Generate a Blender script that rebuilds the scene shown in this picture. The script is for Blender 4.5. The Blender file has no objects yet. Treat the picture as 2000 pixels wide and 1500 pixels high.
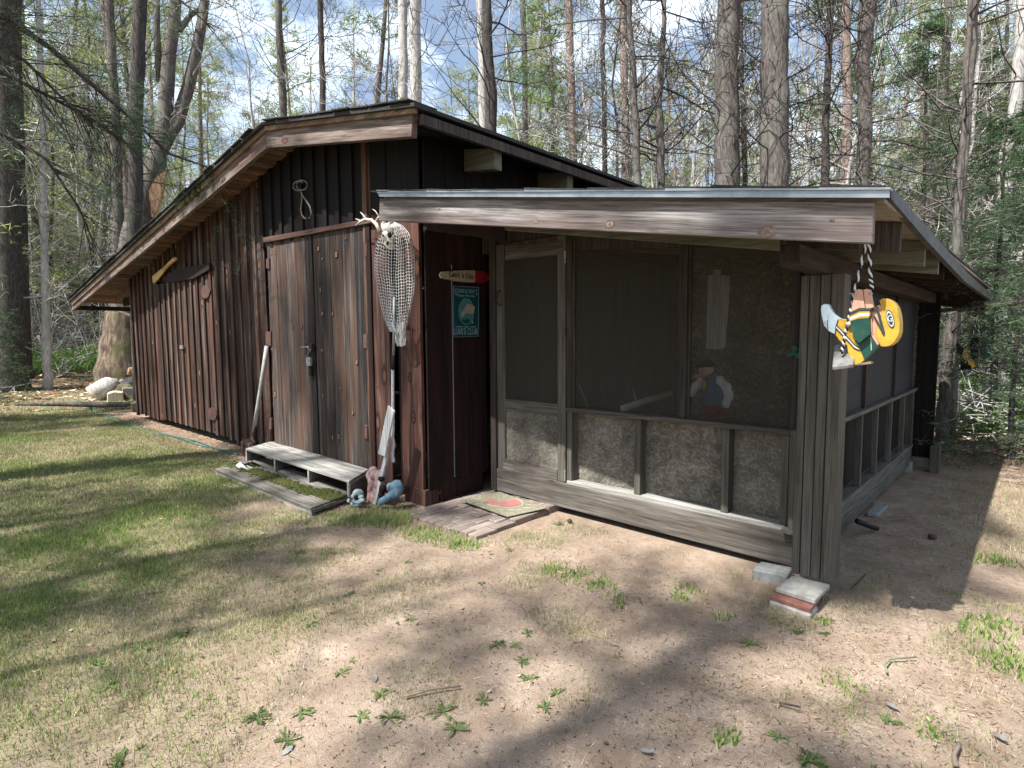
import bpy, bmesh, math, random
import numpy as np
from mathutils import Vector, Matrix
from math import radians, sin, cos, pi
random.seed(7); rng = np.random.default_rng(11)
S = bpy.context.scene
COL = S.collection

# ------------------------------------------------------------------ camera, sky, sun
FPX, CXP, CYP, EYE = 1113.0, 1000.0, 750.0, 1.6
RW = Matrix(((0.7309656940994367, -0.050746890103297346, 0.6805247293042133),
             (0.6823815150407418, 0.06411638396355963, -0.7281789321575702),
             (-0.006679968595029791, 0.9966513143784448, 0.08149561685936343)))
cam_d = bpy.data.cameras.new('camera'); cam = bpy.data.objects.new('camera', cam_d); COL.objects.link(cam)
cam.matrix_world = Matrix.Translation((0, 0, EYE)) @ RW.to_4x4()
cam_d.sensor_width = 36; cam_d.lens = 36 * FPX / 2000; cam_d.clip_end = 2000; cam_d.clip_start = 0.05
S.camera = cam
SUN_DIR = Vector((0.165, 1.0, -1.62)).normalized()          # the way the light travels
elev = math.asin(-SUN_DIR.z); az = math.atan2(-SUN_DIR.x, -SUN_DIR.y)
W = bpy.data.worlds.new('World'); S.world = W; W.use_nodes = True
wn = W.node_tree; wn.nodes.clear()
sky = wn.nodes.new('ShaderNodeTexSky'); sky.sky_type = 'NISHITA'; sky.sun_disc = False
sky.sun_elevation = elev; sky.sun_rotation = az; sky.air_density = 1.0; sky.dust_density = 1.6; sky.ozone_density = 1.6
tc = wn.nodes.new('ShaderNodeTexCoord'); mp = wn.nodes.new('ShaderNodeMapping'); mp.inputs['Scale'].default_value = (1.6, 1.6, 3.4)
cn = wn.nodes.new('ShaderNodeTexNoise'); cn.inputs['Scale'].default_value = 2.3; cn.inputs['Detail'].default_value = 7; cn.inputs['Roughness'].default_value = .62
cr = wn.nodes.new('ShaderNodeValToRGB'); cr.color_ramp.elements[0].position = .50; cr.color_ramp.elements[1].position = .72; cr.color_ramp.elements[0].color = (.09, .09, .09, 1)
mx = wn.nodes.new('ShaderNodeMixRGB'); mx.inputs['Color2'].default_value = (11.0, 12.6, 14.0, 1)
bg = wn.nodes.new('ShaderNodeBackground'); bg.inputs['Strength'].default_value = 0.083; out = wn.nodes.new('ShaderNodeOutputWorld')
L = wn.links.new
L(tc.outputs['Generated'], mp.inputs['Vector']); L(mp.outputs[0], cn.inputs['Vector']); L(cn.outputs['Fac'], cr.inputs['Fac'])
L(cr.outputs['Color'], mx.inputs['Fac']); L(sky.outputs['Color'], mx.inputs['Color1']); L(mx.outputs[0], bg.inputs['Color']); L(bg.outputs[0], out.inputs[0])
sd = bpy.data.lights.new('sun', 'SUN'); sd.energy = 5.0; sd.angle = radians(.6); sd.color = (1.0, .975, .93)
so = bpy.data.objects.new('sun', sd); COL.objects.link(so); so.rotation_euler = SUN_DIR.to_track_quat('-Z', 'Y').to_euler()
S.view_settings.view_transform = 'Standard'; S.view_settings.look = 'None'; S.view_settings.gamma = 1
S.view_settings.use_curve_mapping = False; S.view_settings.exposure = 1.15
S.render.engine = 'CYCLES'
S.cycles.max_bounces = 6; S.cycles.diffuse_bounces = 4; S.cycles.transparent_max_bounces = 12; S.cycles.caustics_reflective = False; S.cycles.caustics_refractive = False

# ------------------------------------------------------------------ turning picture points into places
def ray(x, y): return RW @ Vector(((x - CXP) / FPX, -(y - CYP) / FPX, -1.0))
C0 = Vector((0, 0, EYE))
def pY(x, y, Y): r = ray(x, y); return C0 + r * (Y / r.y)
def pX(x, y, X): r = ray(x, y); return C0 + r * (X / r.x)
def pZ(x, y, Z=0.): r = ray(x, y); return C0 + r * ((Z - EYE) / r.z)
def pP(x, y, P, N): r = ray(x, y); return C0 + r * ((Vector(P) - C0).dot(N) / r.dot(N))
def at(px, d, z=0.):                        # ground point in the direction of px at horizontal distance d
    r = ray(px, 655); h = Vector((r.x, r.y, 0)).normalized() * d; return Vector((h.x, h.y, z))

# ------------------------------------------------------------------ materials
def nt(name):
    m = bpy.data.materials.new(name); m.use_nodes = True; t = m.node_tree; t.nodes.clear()
    o = t.nodes.new('ShaderNodeOutputMaterial'); b = t.nodes.new('ShaderNodeBsdfPrincipled'); t.links.new(b.outputs[0], o.inputs[0])
    b.inputs['Specular IOR Level'].default_value = .25
    return m, t, b, o
def N(t, ty, **k):
    n = t.nodes.new(ty)
    for a, v in k.items(): setattr(n, a, v)
    return n
def ramp(t, stops):
    r = N(t, 'ShaderNodeValToRGB'); e = r.color_ramp.elements
    while len(e) < len(stops): e.new(.5)
    for i, (p, c) in enumerate(stops): e[i].position = p; e[i].color = (*c, 1) if len(c) == 3 else c
    return r
def posn(t, scale, obj=False, jit=13., tilt=0.):
    """position (world, or object-local) plus a per-object shift, scaled"""
    if obj: g = N(t, 'ShaderNodeTexCoord').outputs['Object']
    else: g = N(t, 'ShaderNodeNewGeometry').outputs['Position']
    if tilt:
        vr = N(t, 'ShaderNodeVectorRotate', rotation_type='Y_AXIS'); vr.inputs['Angle'].default_value = math.atan(tilt); t.links.new(g, vr.inputs['Vector']); g = vr.outputs[0]
    oi = N(t, 'ShaderNodeObjectInfo'); ml = N(t, 'ShaderNodeMath', operation='MULTIPLY'); ml.inputs[1].default_value = jit
    t.links.new(oi.outputs['Random'], ml.inputs[0])
    ad = N(t, 'ShaderNodeVectorMath', operation='ADD'); t.links.new(g, ad.inputs[0]); t.links.new(ml.outputs[0], ad.inputs[1])
    mu = N(t, 'ShaderNodeVectorMath', operation='MULTIPLY'); t.links.new(ad.outputs[0], mu.inputs[0]); mu.inputs[1].default_value = scale
    return mu.outputs[0], oi
def noise(t, vec, sc=1., det=4, ro=.55, dist=0.):
    n = N(t, 'ShaderNodeTexNoise'); n.inputs['Scale'].default_value = sc; n.inputs['Detail'].default_value = det
    n.inputs['Roughness'].default_value = ro; n.inputs['Distortion'].default_value = dist
    t.links.new(vec, n.inputs['Vector']); return n.outputs['Fac']
def mixc(t, fac, a, b, blend='MIX'):
    m = N(t, 'ShaderNodeMixRGB', blend_type=blend)
    for s, v in (('Fac', fac), ('Color1', a), ('Color2', b)):
        if isinstance(v, bpy.types.NodeSocket): t.links.new(v, m.inputs[s])
        elif isinstance(v, (int, float)): m.inputs[s].default_value = v
        else: m.inputs[s].default_value = (*v, 1)
    return m.outputs[0]
def bump(t, b, h, st=.4, d=.01):
    n = N(t, 'ShaderNodeBump'); n.inputs['Strength'].default_value = st; n.inputs['Distance'].default_value = d
    t.links.new(h, n.inputs['Height']); t.links.new(n.outputs[0], b.inputs['Normal'])

def wood(name, dark, mid, light, axis='z', tint=None, tint_amt=.6, knots=None, wear=None, rough=.8, var=.5, fine=1., moss=0., tilt=0.):
    m, t, b, o = nt(name); k = {'x': 0, 'y': 1, 'z': 2}[axis]
    def posn(t, s, jit=13.): return globals()['posn'](t, s, False, jit, tilt)
    sc = [38. * fine] * 3; sc[k] = 1.5; v, oi = posn(t, sc)
    g = noise(t, v, 1., 5, .65, .22)
    sc2 = [7.] * 3; sc2[k] = .9; v2, _ = posn(t, sc2, jit=31.); g2 = noise(t, v2, 1., 4, .6)
    r = ramp(t, [(.30, dark), (.50, mid), (.72, light)]); 
    av = N(t, 'ShaderNodeMath', operation='MULTIPLY_ADD'); t.links.new(g, av.inputs[0]); av.inputs[1].default_value = .6
    h2 = N(t, 'ShaderNodeMath', operation='MULTIPLY'); t.links.new(g2, h2.inputs[0]); h2.inputs[1].default_value = .42
    t.links.new(h2.outputs[0], av.inputs[2]); t.links.new(av.outputs[0], r.inputs['Fac']); c = r.outputs['Color']
    scf = [150. * fine] * 3; scf[k] = 3.2; vf, _ = posn(t, scf, jit=3.); gf = noise(t, vf, 1., 3, .6); rf = ramp(t, [(.34, (.52,) * 3), (.50, (1., 1., 1.)), (.68, (1.22,) * 3)]); t.links.new(gf, rf.inputs['Fac'])
    c = mixc(t, 1., c, rf.outputs['Color'], 'MULTIPLY')
    if tint:                                     # stain left in the wood, in patches
        sc3 = [5.] * 3; sc3[k] = .7; v3, _ = posn(t, sc3, jit=57.)
        rr = ramp(t, [(.46, (0, 0, 0)), (.62, (tint_amt,) * 3)]); t.links.new(noise(t, v3, 1., 4, .6), rr.inputs['Fac'])
        c = mixc(t, rr.outputs['Color'], c, tint)
    if wear:                                     # silvered wear streaks
        sc4 = [16.] * 3; sc4[k] = .55; v4, _ = posn(t, sc4, jit=91.)
        rr = ramp(t, [(.55, (0, 0, 0)), (.70, (.75,) * 3)]); t.links.new(noise(t, v4, 1., 5, .6), rr.inputs['Fac'])
        c = mixc(t, rr.outputs['Color'], c, wear)
    if knots:
        kc, kd, thr = knots; sk = [6.5] * 3; sk[k] = 2.6; vk, _ = posn(t, sk, jit=17.)
        vo = N(t, 'ShaderNodeTexVoronoi'); vo.inputs['Scale'].default_value = 1.; t.links.new(vk, vo.inputs['Vector'])
        rk = ramp(t, [(0, (1, 1, 1)), (thr * .7, (1, 1, 1)), (thr, (0, 0, 0))]); t.links.new(vo.outputs['Distance'], rk.inputs['Fac'])
        rd = ramp(t, [(0, (1, 1, 1)), (thr * 1.25, (1, 1, 1)), (thr * 1.7, (0, 0, 0))]); t.links.new(vo.outputs['Distance'], rd.inputs['Fac'])
        sp = N(t, 'ShaderNodeSeparateColor'); t.links.new(vo.outputs['Color'], sp.inputs[0])
        gt = N(t, 'ShaderNodeMath', operation='GREATER_THAN'); t.links.new(sp.outputs[0], gt.inputs[0]); gt.inputs[1].default_value = .60
        m1 = N(t, 'ShaderNodeMath', operation='MULTIPLY'); t.links.new(rd.outputs['Color'], m1.inputs[0]); t.links.new(gt.outputs[0], m1.inputs[1])
        m2 = N(t, 'ShaderNodeMath', operation='MULTIPLY'); t.links.new(rk.outputs['Color'], m2.inputs[0]); t.links.new(gt.outputs[0], m2.inputs[1])
        c = mixc(t, m1.outputs[0], c, kd); c = mixc(t, m2.outputs[0], c, kc)
    if moss:
        v5, _ = posn(t, (9, 9, 9)); rr = ramp(t, [(.5, (0, 0, 0)), (.62, (moss,) * 3)]); t.links.new(noise(t, v5, 1., 5, .7), rr.inputs['Fac'])
        c = mixc(t, rr.outputs['Color'], c, (.07, .075, .02))
    if var:                                      # each board its own tone
        mr = N(t, 'ShaderNodeMapRange'); t.links.new(oi.outputs['Random'], mr.inputs[0]); mr.inputs[3].default_value = 1 - var; mr.inputs[4].default_value = 1 + var * .7
        c = mixc(t, 1., c, mr.outputs[0], 'MULTIPLY')
    t.links.new(c, b.inputs['Base Color']); b.inputs['Roughness'].default_value = rough
    bump(t, b, g, .5, .006); return m
def plain(name, col, rough=.6, metal=0., var=.25, sc=30., col2=None, bmp=.2):
    m, t, b, o = nt(name); v, oi = posn(t, (sc, sc, sc), obj=True); n = noise(t, v, 1., 5, .6)
    c2 = col2 or tuple(x * (1 - var) for x in col); r = ramp(t, [(.35, c2), (.62, col)]); t.links.new(n, r.inputs['Fac'])
    t.links.new(r.outputs['Color'], b.inputs['Base Color']); b.inputs['Roughness'].default_value = rough; b.inputs['Metallic'].default_value = metal
    if bmp: bump(t, b, n, bmp, .004)
    return m

M = {}
M['siding'] = wood('siding_wood', (.005, .004, .004), (.030, .017, .013), (.17, .098, .068), tint=(.105, .040, .024), tint_amt=.5, wear=(.22, .19, .165), knots=((.30, .15, .07), (.015, .01, .01), .15), var=.6)
M['batten'] = wood('batten_wood', (.008, .006, .005), (.045, .026, .019), (.22, .135, .095), tint=(.125, .050, .030), tint_amt=.5, wear=(.25, .22, .195), var=.6)
M['gable'] = wood('shaded_siding_wood', (.002, .002, .002), (.0045, .004, .004), (.012, .010, .010), tint=(.016, .007, .006), tint_amt=.4, var=.35)  # near-black copy of the siding; the shade is put into its colour
M['door'] = wood('door_wood', (.009, .008, .009), (.042, .034, .031), (.19, .150, .125), tint=(.090, .050, .032), tint_amt=.75, wear=(.19, .19, .205), var=.6, fine=.8)
M['red'] = wood('red_stained_wood', (.022, .012, .010), (.066, .032, .025), (.20, .12, .09), tint=(.115, .045, .030), tint_amt=.5, knots=((.14, .06, .04), (.03, .015, .012), .22), var=.2, fine=.6)
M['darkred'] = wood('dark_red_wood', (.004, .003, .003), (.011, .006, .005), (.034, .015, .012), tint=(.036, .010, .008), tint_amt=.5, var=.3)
M['lintel'] = wood('lintel_wood', (.03, .018, .015), (.085, .045, .035), (.17, .11, .09), axis='x', var=.2)
M['rake'] = wood('rake_wood', (.060, .040, .034), (.165, .125, .105), (.38, .335, .29), axis='x', tint=(.105, .045, .035), tint_amt=.6, knots=((.15, .08, .06), (.07, .04, .03), .14), var=.15, fine=.7, tilt=0.14)
M['rake2'] = wood('rake_wood_right', (.060, .040, .034), (.165, .125, .105), (.38, .335, .29), axis='x', tint=(.105, .045, .035), tint_amt=.6, knots=((.15, .08, .06), (.07, .04, .03), .14), var=.15, fine=.7, tilt=-0.194)
M['trimw'] = wood('roof_trim_wood', (.10, .065, .045), (.25, .18, .13), (.42, .33, .25), axis='x', tint=(.10, .035, .025), tint_amt=.5, var=.25, moss=.7, tilt=0.14)
M['beam'] = wood('beam_wood', (.060, .045, .040), (.19, .162, .150), (.47, .455, .445), axis='x', tint=(.10, .055, .048), tint_amt=.45, var=.1, fine=.8, tilt=-0.17)
M['soffit'] = wood('soffit_wood', (.050, .030, .020), (.165, .105, .072), (.33, .245, .165), axis='y', tint=(.17, .055, .028), tint_amt=.6, var=.45, fine=.6)
M['pale'] = wood('pale_sheathing_wood', (.17, .14, .11), (.32, .275, .22), (.44, .385, .31), axis='x', tint=(.13, .105, .08), tint_amt=.4, var=.25)
M['grey'] = wood('grey_weathered_wood', (.036, .031, .027), (.095, .083, .070), (.20, .178, .155), axis='x', knots=((.05, .04, .03), (.09, .07, .05), .13), wear=(.25, .235, .215), var=.15, fine=.7)
M['greyz'] = wood('grey_upright_wood', (.045, .040, .033), (.088, .080, .066), (.145, .132, .112), axis='z', wear=(.15, .14, .122), knots=((.05, .04, .03), (.08, .07, .05), .12), var=.14, fine=1.3)
M['greyy'] = wood('grey_side_wood', (.05, .048, .041), (.105, .10, .088), (.17, .165, .148), axis='y', var=.15, fine=.7)
M['darkw'] = wood('dark_frame_wood', (.018, .014, .012), (.05, .040, .034), (.11, .09, .075), axis='z', var=.3)
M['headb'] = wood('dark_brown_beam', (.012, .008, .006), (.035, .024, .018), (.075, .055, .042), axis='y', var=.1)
M['rafter'] = wood('mossy_rafter_wood', (.06, .058, .042), (.145, .14, .105), (.26, .245, .19), axis='x', tint=(.085, .095, .05), tint_amt=.4, var=.25)
M['pallet'] = wood('pallet_wood', (.09, .082, .07), (.29, .28, .255), (.55, .53, .49), axis='x', wear=(.20, .18, .15), var=.15, fine=.5)
M['palmoss'] = wood('mossy_pallet_wood', (.045, .04, .033), (.14, .125, .105), (.32, .30, .265), axis='x', moss=.0, var=.1, fine=.5)
M['stick'] = wood('silver_board_wood', (.25, .25, .25), (.50, .50, .49), (.70, .70, .69), axis='z', var=.1)
M['log'] = wood('bark_log', (.14, .13, .12), (.50, .50, .50), (.80, .80, .80), axis='x', var=.1, fine=.7)
M['cut'] = wood('cut_wood', (.30, .25, .17), (.55, .50, .38), (.70, .66, .54), axis='z', var=.2)
M['paddle'] = plain('paddle_wood', (.62, .42, .16), .5, col2=(.45, .28, .09))
M['galv'] = plain('galvanised_edge', (.40, .43, .45), .35, .6, col2=(.26, .29, .31), sc=6, bmp=.05)
M['edge'] = plain('dark_metal_edge', (.10, .105, .10), .55, .3, col2=(.06, .06, .06), sc=8)
M['shingle'] = plain('asphalt_shingle', (.055, .052, .05), .95, col2=(.025, .025, .024), sc=60, bmp=.6)
M['moss'] = plain('moss', (.085, .095, .022), 1., col2=(.030, .036, .010), sc=40, bmp=1.)
M['iron'] = plain('rusty_iron', (.075, .045, .035), .7, .4, col2=(.03, .02, .02))
M['knotw'] = plain('knot_wood', (.40, .235, .11), .8, col2=(.20, .10, .05), sc=60)
M['knotb'] = plain('grey_knot_wood', (.30, .235, .19), .8, col2=(.12, .08, .06), sc=60)
M['hinge'] = plain('painted_hinge', (.115, .062, .052), .65, col2=(.07, .04, .035))
M['steel'] = plain('dull_steel', (.45, .45, .45), .45, .6, col2=(.2, .2, .2))
M['bone'] = plain('bone', (.66, .63, .56), .6, col2=(.42, .38, .31), sc=22)
M['hole'] = plain('dark_hollow', (.012, .01, .01), .9)
M['twine'] = plain('net_twine', (.66, .67, .66), .8, col2=(.5, .5, .48)); M['hemp'] = plain('shaded_hemp', (.22, .19, .15), .9)  # hemp colour darkened for the shade under the roof
M['tube'] = plain('grey_tube', (.30, .32, .34), .45, .3, col2=(.2, .21, .22))
M['grip'] = plain('black_grip', (.02, .02, .022), .6)
M['wrap'] = plain('white_cord_wrap', (.62, .64, .66), .8, col2=(.42, .43, .45), sc=60, bmp=.8)
M['toolh'] = plain('grey_tool_handle', (.36, .35, .34), .7, col2=(.24, .23, .22), sc=14)
M['block'] = plain('rust_brown_block', (.10, .055, .045), .95, col2=(.045, .028, .024), sc=26, bmp=.8)
M['conc'] = plain('concrete', (.36, .345, .31), .95, col2=(.24, .235, .21), sc=22, bmp=.6)
M['concg'] = plain('grey_concrete', (.26, .27, .255), .95, col2=(.17, .18, .17), sc=22, bmp=.6)
M['brick'] = plain('red_brick', (.30, .13, .10), .95, col2=(.19, .085, .07), sc=30, bmp=.5)
M['mortar'] = plain('mortar_lump', (.42, .38, .33), .95, col2=(.25, .22, .19), sc=26, bmp=1.)
M['paver'] = wood('brown_paver', (.13, .10, .085), (.23, .185, .16), (.33, .275, .24), axis='y', var=.22, fine=.5)
M['pink'] = plain('pink_plaster', (.55, .37, .35), .8, col2=(.30, .17, .16), sc=14)
M['blue'] = plain('blue_plaster', (.20, .33, .42), .6, col2=(.09, .17, .24), sc=12)
M['turq'] = plain('grey_green_plaster', (.42, .50, .49), .7, col2=(.16, .21, .22), sc=16)
M['white'] = plain('white_paint', (.74, .74, .72), .5, var=.1)
M['ltblue'] = plain('pale_blue_paint', (.52, .64, .70), .45, var=.12, sc=12)
M['yellow'] = plain('yellow_paint', (.68, .42, .055), .5, col2=(.46, .28, .04), sc=14)
M['green'] = plain('dark_green_paint', (.020, .085, .062), .45, var=.25, sc=12)
M['skin'] = plain('flesh_paint', (.68, .39, .27), .5, var=.12, sc=12)
M['dkgrey'] = plain('slate_paint', (.05, .065, .06), .5)
M['red_p'] = plain('red_paint', (.22, .012, .02), .45)
M['cream'] = plain('cream_paint', (.33, .28, .20), .5, var=.2)
M['black'] = plain('black_paint', (.012, .012, .014), .5)
M['teal'] = plain('teal_sign_face', (.008, .058, .080), .35, var=.15)
M['pale_teal'] = plain('pale_teal_ink', (.24, .36, .38), .5)
M['seafoam'] = plain('sea_green_ink', (.05, .20, .20), .5)
M['vest'] = plain('blue_vest_cloth', (.10, .17, .28), .8)
M['hose'] = plain('green_hose_rubber', (.035, .13, .11), .5)
M['plate'] = plain('scuffed_metal_plate', (.42, .41, .39), .5, .3, col2=(.18, .17, .16), sc=16)
M['matg'] = plain('mat_faded_green', (.27, .25, .18), 1., col2=(.14, .14, .095), sc=34, bmp=.5)
M['matp'] = plain('mat_faded_pink', (.40, .13, .12), 1., col2=(.30, .20, .16), sc=34, bmp=.3)
M['mate'] = plain('mat_cream_rind', (.36, .33, .26), 1., sc=34)
M['fern_stem'] = plain('greenish_stem', (.17, .20, .12), .8)
M['twig'] = plain('dead_stick', (.24, .20, .16), .9, col2=(.12, .09, .07), sc=12)

def scuff(key, amt=.55, thr=.56):
    m = M[key]; t = m.node_tree; b = [n for n in t.nodes if n.type == 'BSDF_PRINCIPLED'][0]; src = b.inputs['Base Color'].links[0].from_socket
    v, _ = posn(t, (26, 26, 9), obj=True); r = ramp(t, [(thr, (0, 0, 0)), (thr + .10, (amt,) * 3)]); t.links.new(noise(t, v, 1., 6, .75), r.inputs['Fac'])
    t.links.new(mixc(t, r.outputs['Color'], src, (.16, .12, .075)), b.inputs['Base Color'])
for k_ in ('yellow', 'green', 'skin', 'ltblue'): scuff(k_)
scuff('white', .3, .6)
scuff('pink', .6, .5); scuff('blue', .5, .5)
def osb(name, a, bcol, cc):
    m, t, b, o = nt(name); v, _ = posn(t, (1, 1, 1)); acc = None
    for i, ang in enumerate((0.3, 1.05, 1.75, 2.5, 2.95)):
        vr = N(t, 'ShaderNodeVectorRotate', rotation_type='Y_AXIS'); vr.inputs['Angle'].default_value = ang; t.links.new(v, vr.inputs['Vector'])
        mu = N(t, 'ShaderNodeVectorMath', operation='MULTIPLY_ADD'); t.links.new(vr.outputs[0], mu.inputs[0]); mu.inputs[1].default_value = (14 + i * 1.5, 10, 56 + i * 6); mu.inputs[2].default_value = (i * 3.1, i, i * 7.7)
        f = noise(t, mu.outputs[0], 1., 2, .5)
        if acc is None: acc = f
        else:
            mm = N(t, 'ShaderNodeMath', operation='MAXIMUM'); t.links.new(acc, mm.inputs[0]); t.links.new(f, mm.inputs[1]); acc = mm.outputs[0]
    r = ramp(t, [(.54, a), (.62, bcol), (.72, cc)]); t.links.new(acc, r.inputs['Fac'])
    r2 = ramp(t, [(.35, (.6, .6, .6)), (.65, (1.15, 1.15, 1.15))]); v2, _ = posn(t, (4, 4, 4)); t.links.new(noise(t, v2, 1., 3), r2.inputs['Fac'])
    t.links.new(mixc(t, 1., r.outputs['Color'], r2.outputs['Color'], 'MULTIPLY'), b.inputs['Base Color']); b.inputs['Roughness'].default_value = .9
    bump(t, b, acc, .3, .006); return m
M['osb'] = osb('strand_board', (.115, .103, .085), (.165, .148, .122), (.255, .23, .192))
M['osbd'] = osb('inner_strand_board', (.10, .08, .055), (.20, .165, .115), (.38, .32, .23))  # inner boards coloured paler to make up for light not reaching inside

m, t, b, o = nt('insect_screen')                     # woven mesh: thicker to look at the flatter it is seen
b.inputs['Base Color'].default_value = (.062, .055, .042, 1); b.inputs['Roughness'].default_value = .6
tr = N(t, 'ShaderNodeBsdfTransparent'); ms = N(t, 'ShaderNodeMixShader'); lw = N(t, 'ShaderNodeLayerWeight'); lw.inputs['Blend'].default_value = .35
mr = N(t, 'ShaderNodeMapRange'); t.links.new(lw.outputs['Facing'], mr.inputs[0]); mr.inputs[3].default_value = .27; mr.inputs[4].default_value = .95
t.links.new(mr.outputs[0], ms.inputs[0]); t.links.new(tr.outputs[0], ms.inputs[1]); t.links.new(b.outputs[0], ms.inputs[2]); t.links.new(ms.outputs[0], o.inputs[0])
M['screen'] = m
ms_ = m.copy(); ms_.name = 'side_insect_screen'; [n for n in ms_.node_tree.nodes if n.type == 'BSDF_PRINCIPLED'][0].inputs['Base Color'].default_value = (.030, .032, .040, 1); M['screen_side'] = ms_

def bark(name, dark, mid, light, lichen=None, sc=(30, 30, 6)):
    m, t, b, o = nt(name); v, oi = posn(t, sc, obj=True); n = noise(t, v, 1., 6, .7, .4)
    r = ramp(t, [(.32, dark), (.50, mid), (.68, light)]); t.links.new(n, r.inputs['Fac']); c = r.outputs['Color']
    if lichen:
        v2, _ = posn(t, (2.2, 2.2, 1.1), obj=True, jit=5.); rr = ramp(t, [(.50, (0, 0, 0)), (.60, (.7,) * 3)]); t.links.new(noise(t, v2, 1., 5, .7), rr.inputs['Fac'])
        c = mixc(t, rr.outputs['Color'], c, lichen)
    t.links.new(c, b.inputs['Base Color']); b.inputs['Roughness'].default_value = .95; bump(t, b, n, .7, .02); return m
M['b_grey'] = bark('grey_bark', (.035, .030, .027), (.10, .086, .077), (.21, .185, .165), lichen=(.17, .165, .14))
M['b_dark'] = bark('dark_bark', (.022, .019, .018), (.060, .052, .047), (.12, .105, .095))
M['b_pale'] = bark('pale_bark', (.20, .18, .165), (.44, .41, .385), (.64, .60, .57), lichen=(.30, .31, .28))
M['b_red'] = bark('reddish_bark', (.07, .05, .042), (.20, .15, .125), (.34, .27, .235))
M['b_moss'] = bark('mossy_rotten_bark', (.022, .015, .012), (.12, .085, .065), (.29, .23, .17), lichen=(.12, .13, .05), sc=(7, 7, 2.2))
M['rot'] = bark('bare_rotten_wood', (.22, .11, .06), (.42, .25, .14), (.60, .42, .28))
def leafm(name, a, b2, trans=.5):
    m, t, b, o = nt(name); at_ = N(t, 'ShaderNodeAttribute', attribute_name='rnd'); r = ramp(t, [(0., a), (1., b2)]); t.links.new(at_.outputs['Fac'], r.inputs['Fac'])
    oi = N(t, 'ShaderNodeObjectInfo'); mr = N(t, 'ShaderNodeMapRange'); t.links.new(oi.outputs['Random'], mr.inputs[0]); mr.inputs[3].default_value = .75; mr.inputs[4].default_value = 1.3
    c = mixc(t, 1., r.outputs['Color'], mr.outputs[0], 'MULTIPLY')
    d = N(t, 'ShaderNodeBsdfDiffuse'); tl = N(t, 'ShaderNodeBsdfTranslucent'); ms = N(t, 'ShaderNodeMixShader'); ms.inputs[0].default_value = trans
    t.links.new(c, d.inputs[0]); t.links.new(c, tl.inputs[0]); t.links.new(d.outputs[0], ms.inputs[1]); t.links.new(tl.outputs[0], ms.inputs[2]); t.links.new(ms.outputs[0], o.inputs[0])
    return m
M['needle'] = leafm('pine_needles', (.07, .13, .045), (.20, .27, .10))
M['needle_y'] = leafm('yellow_green_needles', (.18, .24, .06), (.40, .43, .17))
M['needle_d'] = leafm('dark_fir_needles', (.048, .095, .050), (.16, .23, .12))
M['fern'] = leafm('low_green_leaves', (.10, .20, .05), (.26, .38, .13))
M['weed'] = leafm('weed_leaves', (.10, .16, .05), (.22, .28, .12))
def attrmat(name, rough=.9, trans=.25):
    m, t, b, o = nt(name); a = N(t, 'ShaderNodeAttribute', attribute_name='col')
    d = N(t, 'ShaderNodeBsdfDiffuse'); tl = N(t, 'ShaderNodeBsdfTranslucent'); ms = N(t, 'ShaderNodeMixShader'); ms.inputs[0].default_value = trans
    t.links.new(a.outputs['Color'], d.inputs[0]); t.links.new(a.outputs['Color'], tl.inputs[0])
    t.links.new(d.outputs[0], ms.inputs[1]); t.links.new(tl.outputs[0], ms.inputs[2]); t.links.new(ms.outputs[0], o.inputs[0]); return m
M['blade'] = attrmat('grass_blades'); M['litter'] = attrmat('dry_litter', trans=.1)

# ------------------------------------------------------------------ object helpers
def tag(o, label=None, cat=None, group=None, kind=None):
    if label: o['label'] = label
    if cat: o['category'] = cat
    if group: o['group'] = group
    if kind: o['kind'] = kind
    return o
def thing(name, loc, label, cat, group=None):
    e = bpy.data.objects.new(name, None); COL.objects.link(e); e.location = loc; e.empty_display_size = .2
    return tag(e, label, cat, group)
def link(name, me, mat, parent=None, smooth=False, bevel=0.):
    o = bpy.data.objects.new(name, me); COL.objects.link(o)
    if mat is not None and not me.materials: me.materials.append(M[mat] if isinstance(mat, str) else mat)
    if parent is not None:
        o.parent = parent; p = parent; off = Vector((0, 0, 0))
        while p is not None: off += p.location; p = p.parent
        o.location = -off                     # meshes are written in place; keep them there
    if smooth: me.shade_smooth()
    if bevel:
        bv = o.modifiers.new('bevel', 'BEVEL'); bv.width = bevel; bv.segments = 1; bv.limit_method = 'ANGLE'
    return o
def mesh(name, vs, fs):
    me = bpy.data.meshes.new(name); me.from_pydata([tuple(v) for v in vs], [], fs); me.update(); return me
def prism_geo(poly, e):
    n = len(poly); e = Vector(e); vs = [Vector(p) for p in poly] + [Vector(p) + e for p in poly]
    fs = [tuple(range(n)), tuple(range(2 * n - 1, n - 1, -1))] + [(i, i + n, (i + 1) % n + n, (i + 1) % n) for i in range(n)]
    nrm = (vs[1] - vs[0]).cross(vs[2] - vs[0])
    if n > 4:                                # newell normal
        nrm = Vector((0, 0, 0))
        for i in range(n):
            a, b = vs[i], vs[(i + 1) % n]; nrm += Vector(((a.y - b.y) * (a.z + b.z), (a.z - b.z) * (a.x + b.x), (a.x - b.x) * (a.y + b.y)))
    if nrm.dot(e) > 0: fs = [tuple(reversed(f)) for f in fs]
    return vs, fs
def prism(name, poly, e, mat, parent=None, bevel=0.):
    vs, fs = prism_geo(poly, e); return link(name, mesh(name, vs, fs), mat, parent, bevel=bevel)
def boxw(name, x0, x1, y0, y1, z0, z1, mat, parent=None, bevel=0.):
    return prism(name, [(x0, y0, z0), (x1, y0, z0), (x1, y0, z1), (x0, y0, z1)], (0, y1 - y0, 0), mat, parent, bevel)
def qY(name, pts, Y, depth, mat, parent=None, bevel=0.):
    return prism(name, [pY(x, y, Y) for x, y in pts], (0, depth, 0), mat, parent, bevel)
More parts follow.
